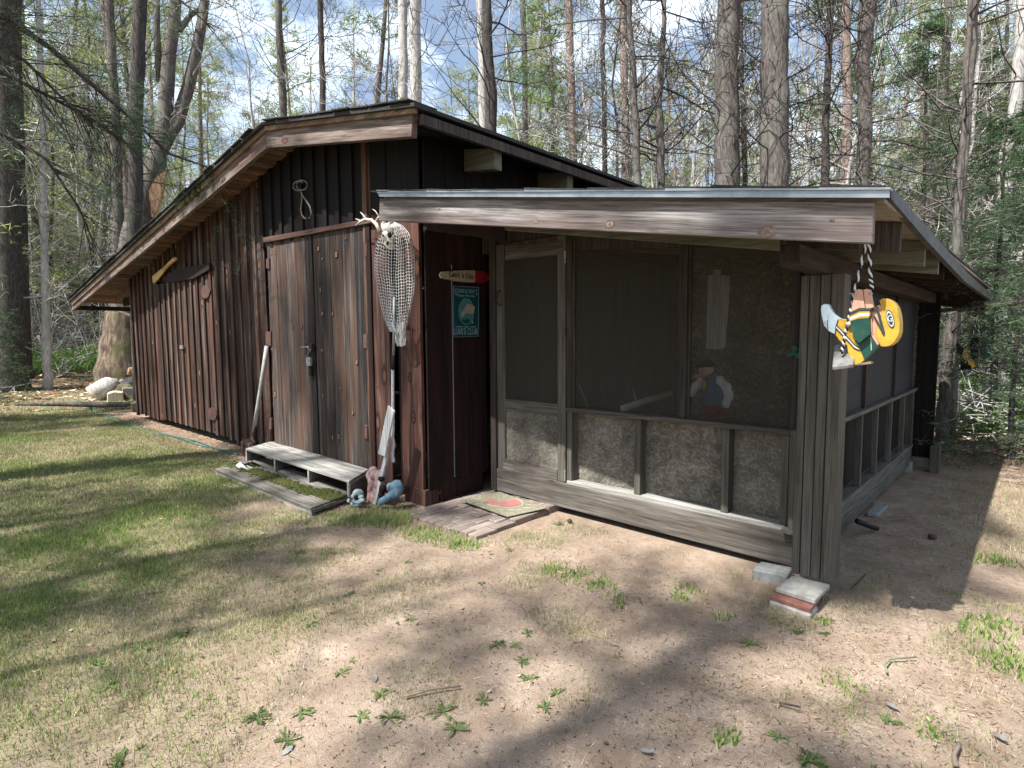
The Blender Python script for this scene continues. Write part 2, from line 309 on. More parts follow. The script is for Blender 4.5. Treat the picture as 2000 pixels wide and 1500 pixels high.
def qX(name, pts, X, depth, mat, parent=None, bevel=0.):
    return prism(name, [pX(x, y, X) for x, y in pts], (depth, 0, 0), mat, parent, bevel)
def qZ(name, pts, Z, depth, mat, parent=None, bevel=0.):
    return prism(name, [pZ(x, y, Z) for x, y in pts], (0, 0, -depth), mat, parent, bevel)

class Tubes:
    def __init__(s): s.v = []; s.f = []
    def add(s, pts, rads, sides=3, cap=False):
        pts = [Vector(p) for p in pts]; n = len(pts)
        if not hasattr(rads, '__len__'): rads = [rads] * n
        base = len(s.v); up = Vector((0, 0, 1))
        for i in range(n):
            d = pts[min(i + 1, n - 1)] - pts[max(i - 1, 0)]
            if d.length < 1e-9: d = Vector((0, 0, 1))
            d.normalize(); a = d.cross(up if abs(d.z) < .9 else Vector((1, 0, 0))).normalized(); b = d.cross(a)
            for k in range(sides):
                an = 2 * pi * k / sides; s.v.append(pts[i] + (a * cos(an) + b * sin(an)) * rads[i])
        for i in range(n - 1):
            for k in range(sides):
                k2 = (k + 1) % sides; q = base + i * sides; s.f.append((q + k, q + k2, q + k2 + sides, q + k + sides))
        if cap:
            s.f.append(tuple(base + k for k in range(sides))[::-1]); s.f.append(tuple(base + (n - 1) * sides + k for k in range(sides)))
    def mesh(s, name): return mesh(name, s.v, s.f)
    def obj(s, name, mat, parent=None, smooth=True): return link(name, s.mesh(name), mat, parent, smooth=smooth)
def tube(name, pts, r, mat, parent=None, sides=10, cap=True):
    T = Tubes(); T.add(pts, r, sides, cap); return T.obj(name, mat, parent)
def blob(name, balls, mat, parent=None, vox=.008, disp=0.):
    bm = bmesh.new()
    for c, r in balls:
        r = r if hasattr(r, '__len__') else (r, r, r)
        bmesh.ops.create_icosphere(bm, subdivisions=2, radius=1, matrix=Matrix.Translation(c) @ Matrix.Diagonal((*r, 1)))
    me = bpy.data.meshes.new(name); bm.to_mesh(me); bm.free(); o = link(name, me, mat, parent, smooth=True)
    md = o.modifiers.new('remesh', 'REMESH'); md.mode = 'VOXEL'; md.voxel_size = vox; md.use_smooth_shade = True
    sm = o.modifiers.new('smooth', 'SMOOTH'); sm.iterations = 3; sm.factor = .5
    return o
def text(name, body, mw, size, mat, parent, extrude=.0015, sx=1., shear=0.):
    cu = bpy.data.curves.new(name, 'FONT'); cu.body = body; cu.size = size; cu.extrude = extrude; cu.align_x = 'CENTER'; cu.align_y = 'CENTER'; cu.shear = shear; cu.resolution_u = 3
    tmp = bpy.data.objects.new(name, cu); COL.objects.link(tmp); dg = bpy.context.evaluated_depsgraph_get()
    me = bpy.data.meshes.new_from_object(tmp.evaluated_get(dg)); bpy.data.objects.remove(tmp); me.transform(mw @ Matrix.Diagonal((sx, 1, 1, 1))); me.materials.clear()
    return link(name, me, mat, parent)
def ellipse(c, ax, ay, n=28): return [Vector(c) + Vector(ax) * cos(2 * pi * i / n) + Vector(ay) * sin(2 * pi * i / n) for i in range(n)]

# numpy value noise for the lay of the land and its cover
_P = rng.random((256, 256))
def vnoise(x, y, f):
    x = np.asarray(x) * f + 37.3; y = np.asarray(y) * f + 11.7; xi = np.floor(x).astype(int); yi = np.floor(y).astype(int); fx = x - xi; fy = y - yi
    fx = fx * fx * (3 - 2 * fx); fy = fy * fy * (3 - 2 * fy); g = lambda a, b: _P[a % 256, b % 256]
    return (g(xi, yi) * (1 - fx) + g(xi + 1, yi) * fx) * (1 - fy) + (g(xi, yi + 1) * (1 - fx) + g(xi + 1, yi + 1) * fx) * fy
def fb(x, y, f): return (vnoise(x, y, f) + .5 * vnoise(x, y, f * 2.1) + .25 * vnoise(x, y, f * 4.3)) / 1.75
def sstep(a, b, x): u = np.clip((x - a) / (b - a), 0, 1); return u * u * (3 - 2 * u)
def height(x, y):
    x = np.asarray(x, float); y = np.asarray(y, float)
    far = sstep(16, 60, np.hypot(x, y))
    h = .55 * sstep(17.6, 25, -x) + (fb(x, y, .9) - .5) * .05 + (fb(x, y, .06) - .5) * 1.2 * far + (fb(x, y, 4.) - .5) * .012
    pad = sstep(.0, .6, np.maximum(np.maximum(-15.2 - x, x + .7), np.maximum(3.0 - y, y - 10)))
    return h * pad - .012 * (1 - pad)
def lawn(x, y):                                      # how grassy the ground is, 0..1
    s = (x + 2.75) * -.6 + (y - .55) * -.8
    g = sstep(-.75, 1.0, s + (fb(x, y, .8) - .5) * 2.2)
    g2 = .42 * sstep(-1.0, .3, x) * sstep(2.2, 3.2, y + .3 * (x)) * sstep(.38, .62, fb(x, y, 1.3))
    wall = sstep(3.12, 2.75, y) + (x < -15.3); g = g * np.clip(wall, 0, 1)
    far = sstep(19, 26, np.hypot(x, y)); return np.clip(np.maximum(g, g2) * (1 - far), 0, 1)
def woods(x, y): return np.clip(np.maximum(sstep(17.5, 22, -x + (fb(x, y, .5) - .5) * 3), sstep(8.2, 10.5, y + (fb(x, y, .5) - .5) * 2)), 0, 1)

# ------------------------------------------------------------------ ground
def build_ground():
    def axis(lo, hi, f0, f1, step):
        a = list(np.arange(f0, f1, step)); s = step
        while a[-1] < hi: s *= 1.13; a.append(a[-1] + s)
        s = step; b = [f0]
        while b[-1] > lo: s *= 1.13; b.append(b[-1] - s)
        return np.array(b[:0:-1] + a)
    xs = axis(-420, 420, -9.5, 1.8, .05); ys = axis(-420, 420, -.8, 9.5, .06)
    X, Y = np.meshgrid(xs, ys); Z = height(X, Y); n = X.size
    me = bpy.data.meshes.new('ground'); nx, ny = len(xs), len(ys)
    me.vertices.add(n); me.vertices.foreach_set('co', np.stack([X, Y, Z], -1).ravel())
    i = (np.arange(ny - 1)[:, None] * nx + np.arange(nx - 1)[None]).ravel(); q = np.stack([i, i + 1, i + nx + 1, i + nx], -1)
    me.loops.add(q.size); me.loops.foreach_set('vertex_index', q.ravel()); me.polygons.add(len(q)); me.polygons.foreach_set('loop_start', np.arange(len(q)) * 4)
    me.update(calc_edges=True); me.shade_smooth()
    for nm, arr in (('lawn', lawn(X, Y)), ('woods', woods(X, Y))):
        a = me.attributes.new(nm, 'FLOAT', 'POINT'); a.data.foreach_set('value', arr.ravel().astype(np.float32))
    m, t, b, o = nt('ground_soil'); v, _ = posn(t, (1, 1, 1), jit=0.)
    n1 = noise(t, v, 3.2, 6, .65); n2 = noise(t, v, 38., 4, .7); n3 = noise(t, v, 160., 3, .7)
    sand = ramp(t, [(.26, (.17, .122, .092)), (.42, (.30, .228, .176)), (.55, (.385, .302, .238)), (.72, (.50, .405, .325))]); t.links.new(n1, sand.inputs['Fac'])
    sp = ramp(t, [(.36, (.66, .62, .58)), (.56, (1., 1., 1.)), (.75, (1.15, 1.12, 1.08))]); t.links.new(n3, sp.inputs['Fac'])
    c = mixc(t, 1., sand.outputs['Color'], sp.outputs['Color'], 'MULTIPLY')
    r2 = ramp(t, [(.40, (0, 0, 0)), (.62, (.7,) * 3)]); t.links.new(n2, r2.inputs['Fac']); c = mixc(t, r2.outputs['Color'], c, (.26, .195, .14))
    th = ramp(t, [(.3, (.085, .075, .040)), (.5, (.19, .165, .09)), (.7, (.30, .265, .16))]); t.links.new(n2, th.inputs['Fac'])
    a1 = N(t, 'ShaderNodeAttribute', attribute_name='lawn'); mm = N(t, 'ShaderNodeMath', operation='MULTIPLY'); t.links.new(a1.outputs['Fac'], mm.inputs[0]); mm.inputs[1].default_value = .8
    c = mixc(t, mm.outputs[0], c, th.outputs['Color'])
    li = ramp(t, [(.3, (.055, .038, .026)), (.5, (.16, .11, .075)), (.68, (.36, .27, .18))]); t.links.new(noise(t, v, 24., 5, .75), li.inputs['Fac'])
    a2 = N(t, 'ShaderNodeAttribute', attribute_name='woods'); c = mixc(t, a2.outputs['Fac'], c, li.outputs['Color'])
    t.links.new(c, b.inputs['Base Color']); b.inputs['Roughness'].default_value = 1.; b.inputs['Specular IOR Level'].default_value = .05
    hb = N(t, 'ShaderNodeMath', operation='ADD'); t.links.new(n2, hb.inputs[0]); t.links.new(n3, hb.inputs[1]); bump(t, b, hb.outputs[0], .55, .02)
    tag(link('ground', me, m), kind='structure')
build_ground()

def soup(name, V, mat, col=None, rnd=None, tri=3, **tg):
    """many small faces as one mesh: V is (n, tri, 3)"""
    n = V.shape[0]; me = bpy.data.meshes.new(name); me.vertices.add(n * tri); me.vertices.foreach_set('co', V.reshape(-1).astype(np.float32))
    me.loops.add(n * tri); me.loops.foreach_set('vertex_index', np.arange(n * tri)); me.polygons.add(n); me.polygons.foreach_set('loop_start', np.arange(n) * tri)
    me.update(calc_edges=True)
    if col is not None:
        a = me.attributes.new('col', 'FLOAT_COLOR', 'POINT'); c = np.repeat(np.concatenate([col, np.ones((n, 1))], 1), tri, 0); a.data.foreach_set('color', c.ravel().astype(np.float32))
    if rnd is not None:
        a = me.attributes.new('rnd', 'FLOAT', 'POINT'); a.data.foreach_set('value', np.repeat(rnd, tri).astype(np.float32))
    if not tg and mat is None: return me
    o = link(name, me, mat)
    return tag(o, **tg)

GREENS = np.array([[.075, .155, .030], [.11, .20, .045], [.16, .245, .06], [.22, .28, .085], [.28, .30, .11]]) * 1.1
STRAW = np.array([[.32, .275, .17], [.40, .36, .23], [.26, .215, .135], [.47, .43, .30], [.19, .15, .095]])
def blades(name, n, xr, yr, L0, L1, w, dens, greenf, lean=.8, **tg):
    x = rng.uniform(*xr, n); y = rng.uniform(*yr, n); k = rng.random(n) < dens(x, y); x = x[k]; y = y[k]; n = len(x); z = height(x, y)
    L_ = rng.uniform(L0, L1, n); a = rng.uniform(0, 2 * pi, n); ln = rng.uniform(.2, lean, n) ; dx = np.cos(a) * L_ * ln; dy = np.sin(a) * L_ * ln; dz = L_ * np.sqrt(np.clip(1 - ln ** 2, .02, 1))
    b = a + rng.uniform(.6, 2.5, n); wx = np.cos(b) * w * rng.uniform(.6, 1.3, n); wy = np.sin(b) * w
    V = np.zeros((n, 3, 3)); V[:, 0] = np.stack([x - wx / 2, y - wy / 2, z - .003], -1); V[:, 1] = np.stack([x + wx / 2, y + wy / 2, z - .003], -1); V[:, 2] = np.stack([x + dx, y + dy, z + dz], -1)
    g = rng.random(n) < greenf(x, y); ci = rng.integers(0, 5, n); col = np.where(g[:, None], GREENS[ci], STRAW[ci]) * rng.uniform(.75, 1.4, (n, 1))
    return V, col
green_f = lambda x, y: np.clip(.26 + 1.25 * (fb(x, y, 1.1) - .34) + .55 * sstep(-.2, 1.4, (x + 2.75) * -.6 + (y - .55) * -.8) * sstep(2.4, .6, y) * sstep(-7.5, -4.5, x), .06, .9)
tuft_f = lambda x, y: sstep(.35, .7, fb(x, y, 3.1))
parts_ = [blades('', 330000, (-6.2, .2), (-.3, 3.1), .018, .050, .0042, lambda x, y: lawn(x, y) * (.35 + .65 * tuft_f(x, y)), green_f),
          blades('', 300000, (-15.5, -5.5), (-1.5, 3.2), .020, .055, .0065, lambda x, y: lawn(x, y) * (.35 + .65 * tuft_f(x, y)), green_f),
          blades('', 90000, (-26, -15), (-6, 9), .03, .075, .013, lambda x, y: lawn(x, y) * .8, green_f),
          blades('', 150000, (-5, .9), (.2, 4.4), .02, .060, .0030, lambda x, y: (.05 + .95 * sstep(.52, .75, fb(x, y, 2.2))) * (1 - lawn(x, y)) * ((y < 3.0) | (x > -1) | ((y < 3.9) & (x > -3.1))), lambda x, y: .25 + .45 * sstep(.45, .6, fb(x, y, 1.9)), .98),
          blades('', 45000, (-.95, 1.8), (2.2, 9.5), .025, .07, .005, lambda x, y: lawn(x, y) * 1.3, lambda x, y: .40 + 0 * x)]
soup('lawn_grass', np.concatenate([p[0] for p in parts_]), 'blade', col=np.concatenate([p[1] for p in parts_]), label='short patchy grass, green and straw coloured, on the sandy yard', cat='grass', kind='stuff')
# tall tuft of grass by the figurines and the paver pad
def tufts(spots):
    Vs = []; Cs = []
    for (x0, y0, r, n, h) in spots:
        n = int(n * .8); h *= .8; r *= 1.5; a = rng.uniform(0, 2 * pi, n); q = r * rng.random(n) ** .8 * (.7 + .5 * np.abs(np.sin(a * 1.5 + x0 * 7))); x = x0 + q * np.cos(a); y = y0 + q * np.sin(a); L_ = rng.uniform(.4, 1, n) * h; d = rng.uniform(0, 2 * pi, n); ln = rng.uniform(.1, .75, n)
        V = np.zeros((n, 3, 3)); z = height(x, y); w = .0045; V[:, 0] = np.stack([x - w, y, z], -1); V[:, 1] = np.stack([x + w, y, z], -1); V[:, 2] = np.stack([x + np.cos(d) * L_ * ln, y + np.sin(d) * L_ * ln, z + L_ * np.sqrt(1 - ln ** 2)], -1)
        g = rng.random(n) < .72; ci = rng.integers(0, 5, n); Vs.append(V); Cs.append(np.where(g[:, None], GREENS[ci], STRAW[ci]))
    return np.concatenate(Vs), np.concatenate(Cs)
sp_ = [(*pZ(x, y).xy, r, n, h) for x, y, r, n, h in ((735, 1010, .20, 900, .11), (690, 1010, .16, 500, .09), (770, 1015, .14, 600, .12), (640, 1015, .2, 500, .07), (560, 1010, .2, 400, .06), (850, 1045, .14, 420, .08), (810, 1040, .12, 350, .08), (890, 1060, .12, 350, .08), (925, 1062, .08, 180, .07),
       (1115, 1120, .10, 200, .07), (1080, 1110, .09, 150, .07), (1170, 1140, .09, 160, .06), (1345, 1150, .07, 120, .06), (1325, 1165, .05, 80, .05), (1210, 1170, .07, 110, .05), (1608, 1210, .035, 90, .05), (1940, 1095, .10, 160, .08), (1920, 1240, .10, 150, .07), (1975, 1300, .10, 200, .09), (1940, 1220, .08, 120, .08), (1410, 1200, .05, 60, .05), (1820, 1420, .06, 160, .03), (1640, 1330, .07, 90, .04), (1415, 1440, .05, 70, .06), (650, 1080, .15, 260, .05), (480, 1070, .15, 260, .06), (160, 1080, .3, 500, .06), (135, 900, .6, 900, .09))]
V_, C_ = tufts(sp_); soup('grass_tufts', V_, 'blade', col=C_, label='longer green grass tufts around the figurines and the paver pad', cat='grass tufts', kind='stuff')

def flat_bits(n, xr, yr, dens, L0, L1, w0, cols, curl=.3, lift=.004):
    x = rng.uniform(*xr, n); y = rng.uniform(*yr, n); k = rng.random(n) < dens(x, y); x = x[k]; y = y[k]; n = len(x); z = height(x, y) + rng.uniform(.001, lift, n)
    a = rng.uniform(0, 2 * pi, n); L_ = rng.uniform(L0, L1, n) / 2; w = w0 * rng.uniform(.6, 1.4, n) / 2; ux, uy = np.cos(a), np.sin(a); vx, vy = -uy, ux; t1 = rng.uniform(-curl, curl, n) * L_; t2 = rng.uniform(0, curl, n) * L_
    V = np.zeros((n, 4, 3)); V[:, 0] = np.stack([x - ux * L_, y - uy * L_, z + np.abs(t1)], -1); V[:, 1] = np.stack([x + vx * w, y + vy * w, z], -1); V[:, 2] = np.stack([x + ux * L_, y + uy * L_, z + t2], -1); V[:, 3] = np.stack([x - vx * w, y - vy * w, z + .001], -1)
    c = np.array(cols)[rng.integers(0, len(cols), n)] * rng.uniform(.7, 1.2, (n, 1)); return V, c
near = lambda x, y: np.where((y > 3.98) & (x < -1.05) & (y < 9.5), 0, 1.)
BR = [(.16, .085, .05), (.12, .075, .05), (.23, .13, .08), (.08, .06, .045), (.34, .25, .16), (.48, .38, .26)]
a = flat_bits(30000, (-5.5, 1.2), (.1, 4.2), lambda x, y: near(x, y) * (.25 + .75 * sstep(.45, .68, fb(x, y, 1.7))) * (1 - .6 * lawn(x, y)), .018, .055, .0020, BR)
b_ = flat_bits(42000, (-1.1, 2.2), (2.0, 10), lambda x, y: near(x, y) * (.4 + .6 * sstep(.4, .6, fb(x, y, 1.1))), .02, .060, .0022, BR)
c_ = flat_bits(14000, (-15, -4.3), (2.6, 3.35), lambda x, y: 1. + 0 * x, .03, .08, .006, BR + [(.34, .16, .09)])
d_ = flat_bits(7000, (-4.2, .4), (.2, 3.6), lambda x, y: near(x, y) * (1 - lawn(x, y)), .008, .02, .005, [(.05, .04, .035), (.09, .07, .05), (.5, .42, .34)])
e_ = flat_bits(1300, (-16, .8), (-1, 3.2), lambda x, y: .25 + .75 * lawn(x, y), .02, .05, .018, [(.34, .25, .16), (.24, .155, .095), (.38, .31, .22), (.16, .11, .07)], .8, .02)
soup('pine_needle_litter', np.concatenate([q[0] for q in (a, b_, c_, d_, e_)]), 'litter', col=np.concatenate([q[1] for q in (a, b_, c_, d_, e_)]), tri=4, label='fallen brown pine needles and crumbs strewn over the sandy yard', cat='needle litter', kind='stuff')
LF = [(.42, .30, .19), (.30, .19, .11), (.20, .12, .075), (.52, .41, .28), (.12, .08, .05), (.55, .47, .36)]
a = flat_bits(60000, (-60, -15.5), (-12, 34), lambda x, y: np.clip(woods(x, y) + .15, 0, 1), .10, .24, .09, LF, .6, .04)
b_ = flat_bits(56000, (-15, 12), (7.5, 40), lambda x, y: woods(x, y), .08, .17, .07, LF, .6, .03)
soup('leaf_litter', np.concatenate([a[0], b_[0]]), 'litter', col=np.concatenate([a[1], b_[1]]), tri=4, label='dry tan and brown leaves covering the woodland floor', cat='leaf litter', kind='stuff')
#==PART2==
# ------------------------------------------------------------------ the shed
A0 = Vector((-4.27, 3.35, 0)); A1 = Vector((-13.62, 3.28, 0)); AD = (A1 - A0).normalized(); AN = Vector((-AD.y, AD.x, 0))
def yA(X): return A0.y + (X - A0.x) / (A1.x - A0.x) * (A1.y - A0.y)
def wA(x, y): return pP(x, y, A0, AN)
XR = -6.40; RAP = Vector((XR, 2.90, 3.70)); RLO = Vector((-16.45, 2.75, 2.29)); REA = Vector((-3.74, 2.90, 3.184))
def zrake(X):                                             # underside of the barge rafter
    return RAP.z + (X - XR) * ((RAP.z - RLO.z) / (XR - RLO.x)) if X < XR else RAP.z + (X - XR) * ((REA.z - RAP.z) / (REA.x - XR))
def yrake(X): return RAP.y + (min(X, XR) - XR) * ((RAP.y - RLO.y) / (XR - RLO.x))
def zsof(X): return zrake(X) + .155
shed = thing('garden_shed', (-9, 3.3, 0), 'low brown board and batten shed with plank double doors and a wide gable roof', 'shed')
def aboard(name, X0, X1, z0, z1, mat, out=0., th=.02, parent=shed, bevel=.002, slope=True):
    """a board upright on the front wall; out = how proud of the wall plane"""
    za, zb = (z1, z1) if z1 is not None else (zsof(X0) + .01, zsof(X1) + .01)
    ya, yb = yA(X0) - out, yA(X1) - out
    return prism(name, [(X0, ya, z0), (X1, yb, z0), (X1, yb, zb), (X0, ya, za)], (0, th, 0), mat, parent, bevel)
XD0, XD1 = wA(524, 600).x, wA(721, 600).x                # double doorway
XL0, XL1 = wA(308, 650).x, wA(417, 650).x                # single doorway at the left
X = -13.62; k = 0
while X < -5.02:
    X1 = min(X + .265, -4.98); mid = (X + X1) / 2; z0 = .10 + random.uniform(-.02, .015) if X < -9 else .10 + random.uniform(-.03, .01)
    if XL0 - .02 < mid < XL1: z0 = 2.66
    if XD0 - .05 < mid < XD1 + .05: z0 = 2.79
    up = mid > -8.2
    aboard('wall_board', X + .004, X1 - .004, z0, None, 'gable' if z0 > 2.7 else 'siding', 0., .02)  # same siding above the doors, darkened in colour for roof shade
    bw = random.uniform(.068, .09)
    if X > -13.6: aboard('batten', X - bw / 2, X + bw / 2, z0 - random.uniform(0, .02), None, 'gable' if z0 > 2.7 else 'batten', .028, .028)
    X = X1
aboard('corner_board', -13.70, -13.60, .05, None, 'batten', .03, .05)
# right of the doors: red stained boards, a dark recess, the corner board and the sill end below it
xr = [wA(p, 700).x for p in (733, 763, 785, 823)]
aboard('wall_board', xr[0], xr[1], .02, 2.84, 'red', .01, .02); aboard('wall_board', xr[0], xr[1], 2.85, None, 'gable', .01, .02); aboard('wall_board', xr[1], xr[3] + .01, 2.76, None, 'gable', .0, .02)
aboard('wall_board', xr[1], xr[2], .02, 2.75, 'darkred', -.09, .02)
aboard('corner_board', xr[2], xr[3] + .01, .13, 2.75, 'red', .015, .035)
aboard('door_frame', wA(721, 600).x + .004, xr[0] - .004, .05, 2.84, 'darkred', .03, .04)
boxw('sill_end', xr[2] + .02, xr[3] + .04, 3.33, 3.50, -.02, .145, 'red', shed, .004)
# double doors: planks, hinges, latch
zt = lambda X: 2.86 + (X - XD0) / (XD1 - XD0) * -.05
for leaf, xs_ in (('left', (524, 542, 560, 580, 599, 611.5)), ('right', (614, 628, 647, 671, 695, 720))):
    d = bpy.data.objects.new('door', None); COL.objects.link(d); d.parent = shed; d.location = Vector((wA(xs_[0], 600).x, 3.3, .2)) - shed.location
    for a, b2 in zip(xs_[:-1], xs_[1:]):
        xa, xb = wA(a, 500).x, wA(b2, 500).x; o = random.uniform(0, .006)
        prism('plank', [(xa + .003, yA(xa) - .012 - o, .19), (xb - .003, yA(xb) - .012 - o, .19), (xb - .003, yA(xb) - .012 - o, zt(xb)), (xa + .003, yA(xa) - .012 - o, zt(xa))], (0, .022, 0), 'door', d, .003)
    hs = [((716, 475), (722, 477), (722, 502), (716, 500)), ((715.5, 653), (722, 652), (722, 681), (715.5, 678)), ((717, 829), (723, 831), (723, 857), (717, 853))] if leaf == 'right' else [((525, 506), (531, 505), (531, 526), (525, 524)), ((524, 648), (534, 647), (534, 676), (524, 672)), ((528, 815), (535, 817), (535, 838), (528, 836))]
    for h in hs: prism('hinge', [wA(*p) + Vector((0, -.036, 0)) for p in h], (0, .02, 0), 'hinge', d)
    if leaf == 'left':
        c = wA(610, 678) + Vector((0, -.06, 0)); u = Vector((1, 0, 0))
        T = Tubes(); T.add([c + Vector((-.17, 0, .0)), c + Vector((.03, 0, .005))], .009, 6, True); T.add([c + Vector((.02, 0, .0)), c + Vector((.05, -.01, -.09)), c + Vector((.07, 0, -.02))], .009, 6); T.obj('latch', 'steel', d)
        boxw('latch_plate', c.x - .07, c.x + .10, c.y, c.y + .03, c.z - .035, c.z + .045, 'iron', d, .004)
        boxw('padlock', c.x - .02, c.x + .075, c.y - .02, c.y + .02, c.z - .22, c.z - .12, 'steel', d, .008)
        boxw('pull_plate', c.x - .015, c.x + .05, c.y + .01, c.y + .03, c.z - .34, c.z - .22, 'hole', d, .003)
def knot(P, rx, rz, dark, light, par, n=(0, -1, 0)):
    nv = Vector(n); ux = Vector((1, 0, 0))
    prism('knot', ellipse(P + nv * .0005, ux * rx * 1.5, Vector((0, 0, rz * 1.35)), 10), nv * -.0004, dark, par); prism('knot', ellipse(P + nv * .0012, ux * rx, Vector((0, 0, rz)), 10), nv * -.0006, light, par); prism('knot', ellipse(P + nv * .0018, ux * rx * .4, Vector((0, 0, rz * .4)), 8), nv * -.0005, dark, par)
for (x, y, w, h) in ((533, 494, 2, 4), (539, 494, 1.6, 3), (625, 486, 3, 6), (660, 497, 4, 8), (633, 506, 2, 3), (678, 466, 2, 2.5), (629, 566, 2, 7), (633, 613, 3, 5), (653, 613, 2, 5), (592, 637, 2, 6), (574, 637, 1.5, 4), (632, 684, 2.5, 4), (645, 687, 2, 3), (700, 707, 3, 6), (692, 806, 2.5, 5), (665, 852, 3, 7), (653, 854, 2, 6), (634, 772, 1.6, 5), (668, 758, 1.4, 3), (583, 762, 1.4, 3), (540, 770, 2.5, 7), (541, 675, 1.2, 3)):
    P = wA(x, y) + Vector((0, -.0215, 0)); k_ = (pY(x + 1, y, 3.33) - pY(x, y, 3.33)).x; knot(P, w * k_ * .55, h * k_ * .38, 'hole', 'knotw', shed)
for (x, y, w, h) in ((803, 737, 5, 9), (810, 815, 6, 11), (800, 640, 3, 5)):
    P = wA(x, y) + Vector((0, -.0165, 0)); knot(P, w * .0042, h * .0042, 'darkred', 'red', shed)
prism('door_lintel', [wA(521, 475) + Vector((0, -.05, 0)), wA(736, 436) + Vector((0, -.05, 0)), wA(736, 427) + Vector((0, -.05, 0)), wA(521, 465) + Vector((0, -.05, 0))], (0, .06, 0), 'lintel', shed, .003)
# single door of boards and battens
d = bpy.data.objects.new('door', None); COL.objects.link(d); d.parent = shed; d.location = Vector((XL0, 3.3, .2)) - shed.location
n = 10
for i in range(n):
    xa = XL0 + (XL1 - XL0) * i / n; xb = XL0 + (XL1 - XL0) * (i + 1) / n; zt_ = 2.60 + .02 * sin(i)
    prism('plank', [(xa + .004, yA(xa) - .004, .12), (xb - .004, yA(xb) - .004, .12), (xb - .004, yA(xb) - .004, zt_), (xa + .004, yA(xa) - .004, zt_)], (0, .02, 0), 'siding', d, .002)
    if i: prism('door_batten', [(xa - .04, yA(xa) - .03, .12), (xa + .04, yA(xa) - .03, .12), (xa + .04, yA(xa) - .03, zt_ - .02), (xa - .04, yA(xa) - .03, zt_ - .02)], (0, .025, 0), 'batten', d, .002)
for (x, y) in ((407, 570), (420, 808)):
    c = wA(x, y) + Vector((0, -.045, 0)); s_ = .19
    prism('hinge', [c + Vector((q * s_, 0, r * s_ * .55)) for q, r in ((-1, .0), (-.6, .8), (0, 1), (.6, .8), (1, 0), (.6, -.8), (0, -1), (-.6, -.8))], (0, .012, 0), 'hinge', d)
c = wA(360, 678) + Vector((0, -.05, 0)); boxw('handle', c.x - .07, c.x + .07, c.y, c.y + .03, c.z - .03, c.z + .03, 'steel', d)
prism('door_header', [wA(*p) + Vector((0, -.06, 0)) for p in ((330, 548), (345, 551), (385, 545), (417, 527), (417, 514), (350, 527), (332, 537))], (0, .03, 0), 'darkred', shed, .003)
# side wall towards the porch and the two hidden walls
ys = [3.36 + .26 * i for i in range(26)]
for y in ys:
    z0 = .20 if y < 4.05 else 2.0
    if y < 3.4: z0 = .14
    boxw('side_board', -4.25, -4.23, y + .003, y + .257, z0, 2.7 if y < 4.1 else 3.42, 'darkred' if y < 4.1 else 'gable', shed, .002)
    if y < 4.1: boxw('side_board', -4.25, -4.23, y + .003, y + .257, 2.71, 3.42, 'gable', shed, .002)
yg = pX(885, 700, -4.22).y; boxw('lit_edge_strip', -4.229, -4.218, yg - .0018, yg + .0018, .22, 2.3, 'concg', shed)  # thin pale strip drawn in for a lit board edge
boxw('side_sill', -4.27, -4.225, 3.52, 4.06, .02, .20, 'darkred', shed, .003)
prism('rear_wall', [(-13.6, 10., 0), (-4.25, 10., 0), (-4.25, 10, 3.3), (XR, 10., 3.8), (-13.6, 10., zsof(-13.6))], (0, .05, 0), 'siding', shed)
prism('far_side_wall', [(-13.6, 3.35, .08), (-13.6, 9.98, .08), (-13.6, 9.98, 2.8), (-13.6, 3.35, 2.8)], (.04, 0, 0), 'siding', shed)
for X_ in [xr[0] + .05, xr[2] + .06]:
    for z_ in (.3, 1.1, 1.9, 2.6): boxw('nail', X_ - .004, X_ + .004, yA(X_) - .020, yA(X_) - .012, z_ - .004, z_ + .004, 'iron', shed)
# roof: barge rafters, trim, soffit boards, covering, rafter tails
def rl(pts, Y0, Y1, th, name, mat, parent=shed, bevel=.004):     # px list with its own depth along the barge line
    out = []
    for (x, y) in pts:
        P = pY(x, y, 2.9); 
        for _ in range(6): Yq = yrake(P.x) + Y0; P = pY(x, y, Yq)
        out.append(P)
    return prism(name, out, (0, th, 0), mat, parent, bevel)
roof = bpy.data.objects.new('roof', None); COL.objects.link(roof); roof.parent = shed; roof.location = Vector((XR, 3, 3.8)) - shed.location
rl([(520, 289), (516, 252), (470, 294), (400, 357), (141, 591), (140, 608), (400, 390.5), (470, 331.5)], .03, 0, .05, 'barge_rafter', 'rake', roof)
rl([(521, 289), (803, 267), (806, 216), (516, 251)], .03, 0, .06, 'barge_rafter', 'rake2', roof)
rl([(516, 256), (514, 243), (470, 283), (400, 346), (139, 586), (140, 596), (400, 362), (470, 299)], 0, 0, .028, 'barge_trim', 'trimw', roof)
rl([(516.5, 255), (810, 220), (810, 203), (514.5, 243)], 0, 0, .028, 'barge_trim', 'trimw', roof)
X = -16.3
while X < -6.6:
    w = random.uniform(.125, .15); yb = 3.5 if X > -13.55 else 10.05; dz = random.uniform(-.006, .006)
    prism('soffit_board', [(X, yrake(X) + .085, zsof(X) + dz), (X + w - .012, yrake(X) + .085, zsof(X + w) + dz), (X + w - .012, yrake(X) + .085, zsof(X + w) + dz + .02), (X, yrake(X) + .085, zsof(X) + dz + .02)], (0, yb - yrake(X), 0), 'soffit', roof)
    X += w
X = -6.35
while X < -3.85:
    prism('soffit_board', [(X, 3.0, zsof(X)), (X + .19, 3.0, zsof(X + .2)), (X + .19, 3.0, zsof(X + .2) + .02), (X, 3.0, zsof(X) + .02)], (0, 7.05 if X > -4.5 else .5, 0), 'gable' if X > -4.6 else 'soffit', roof); X += .2  # boards past the wall coloured near black for shade under the eave
def ztop(X): return zsof(X) + .075
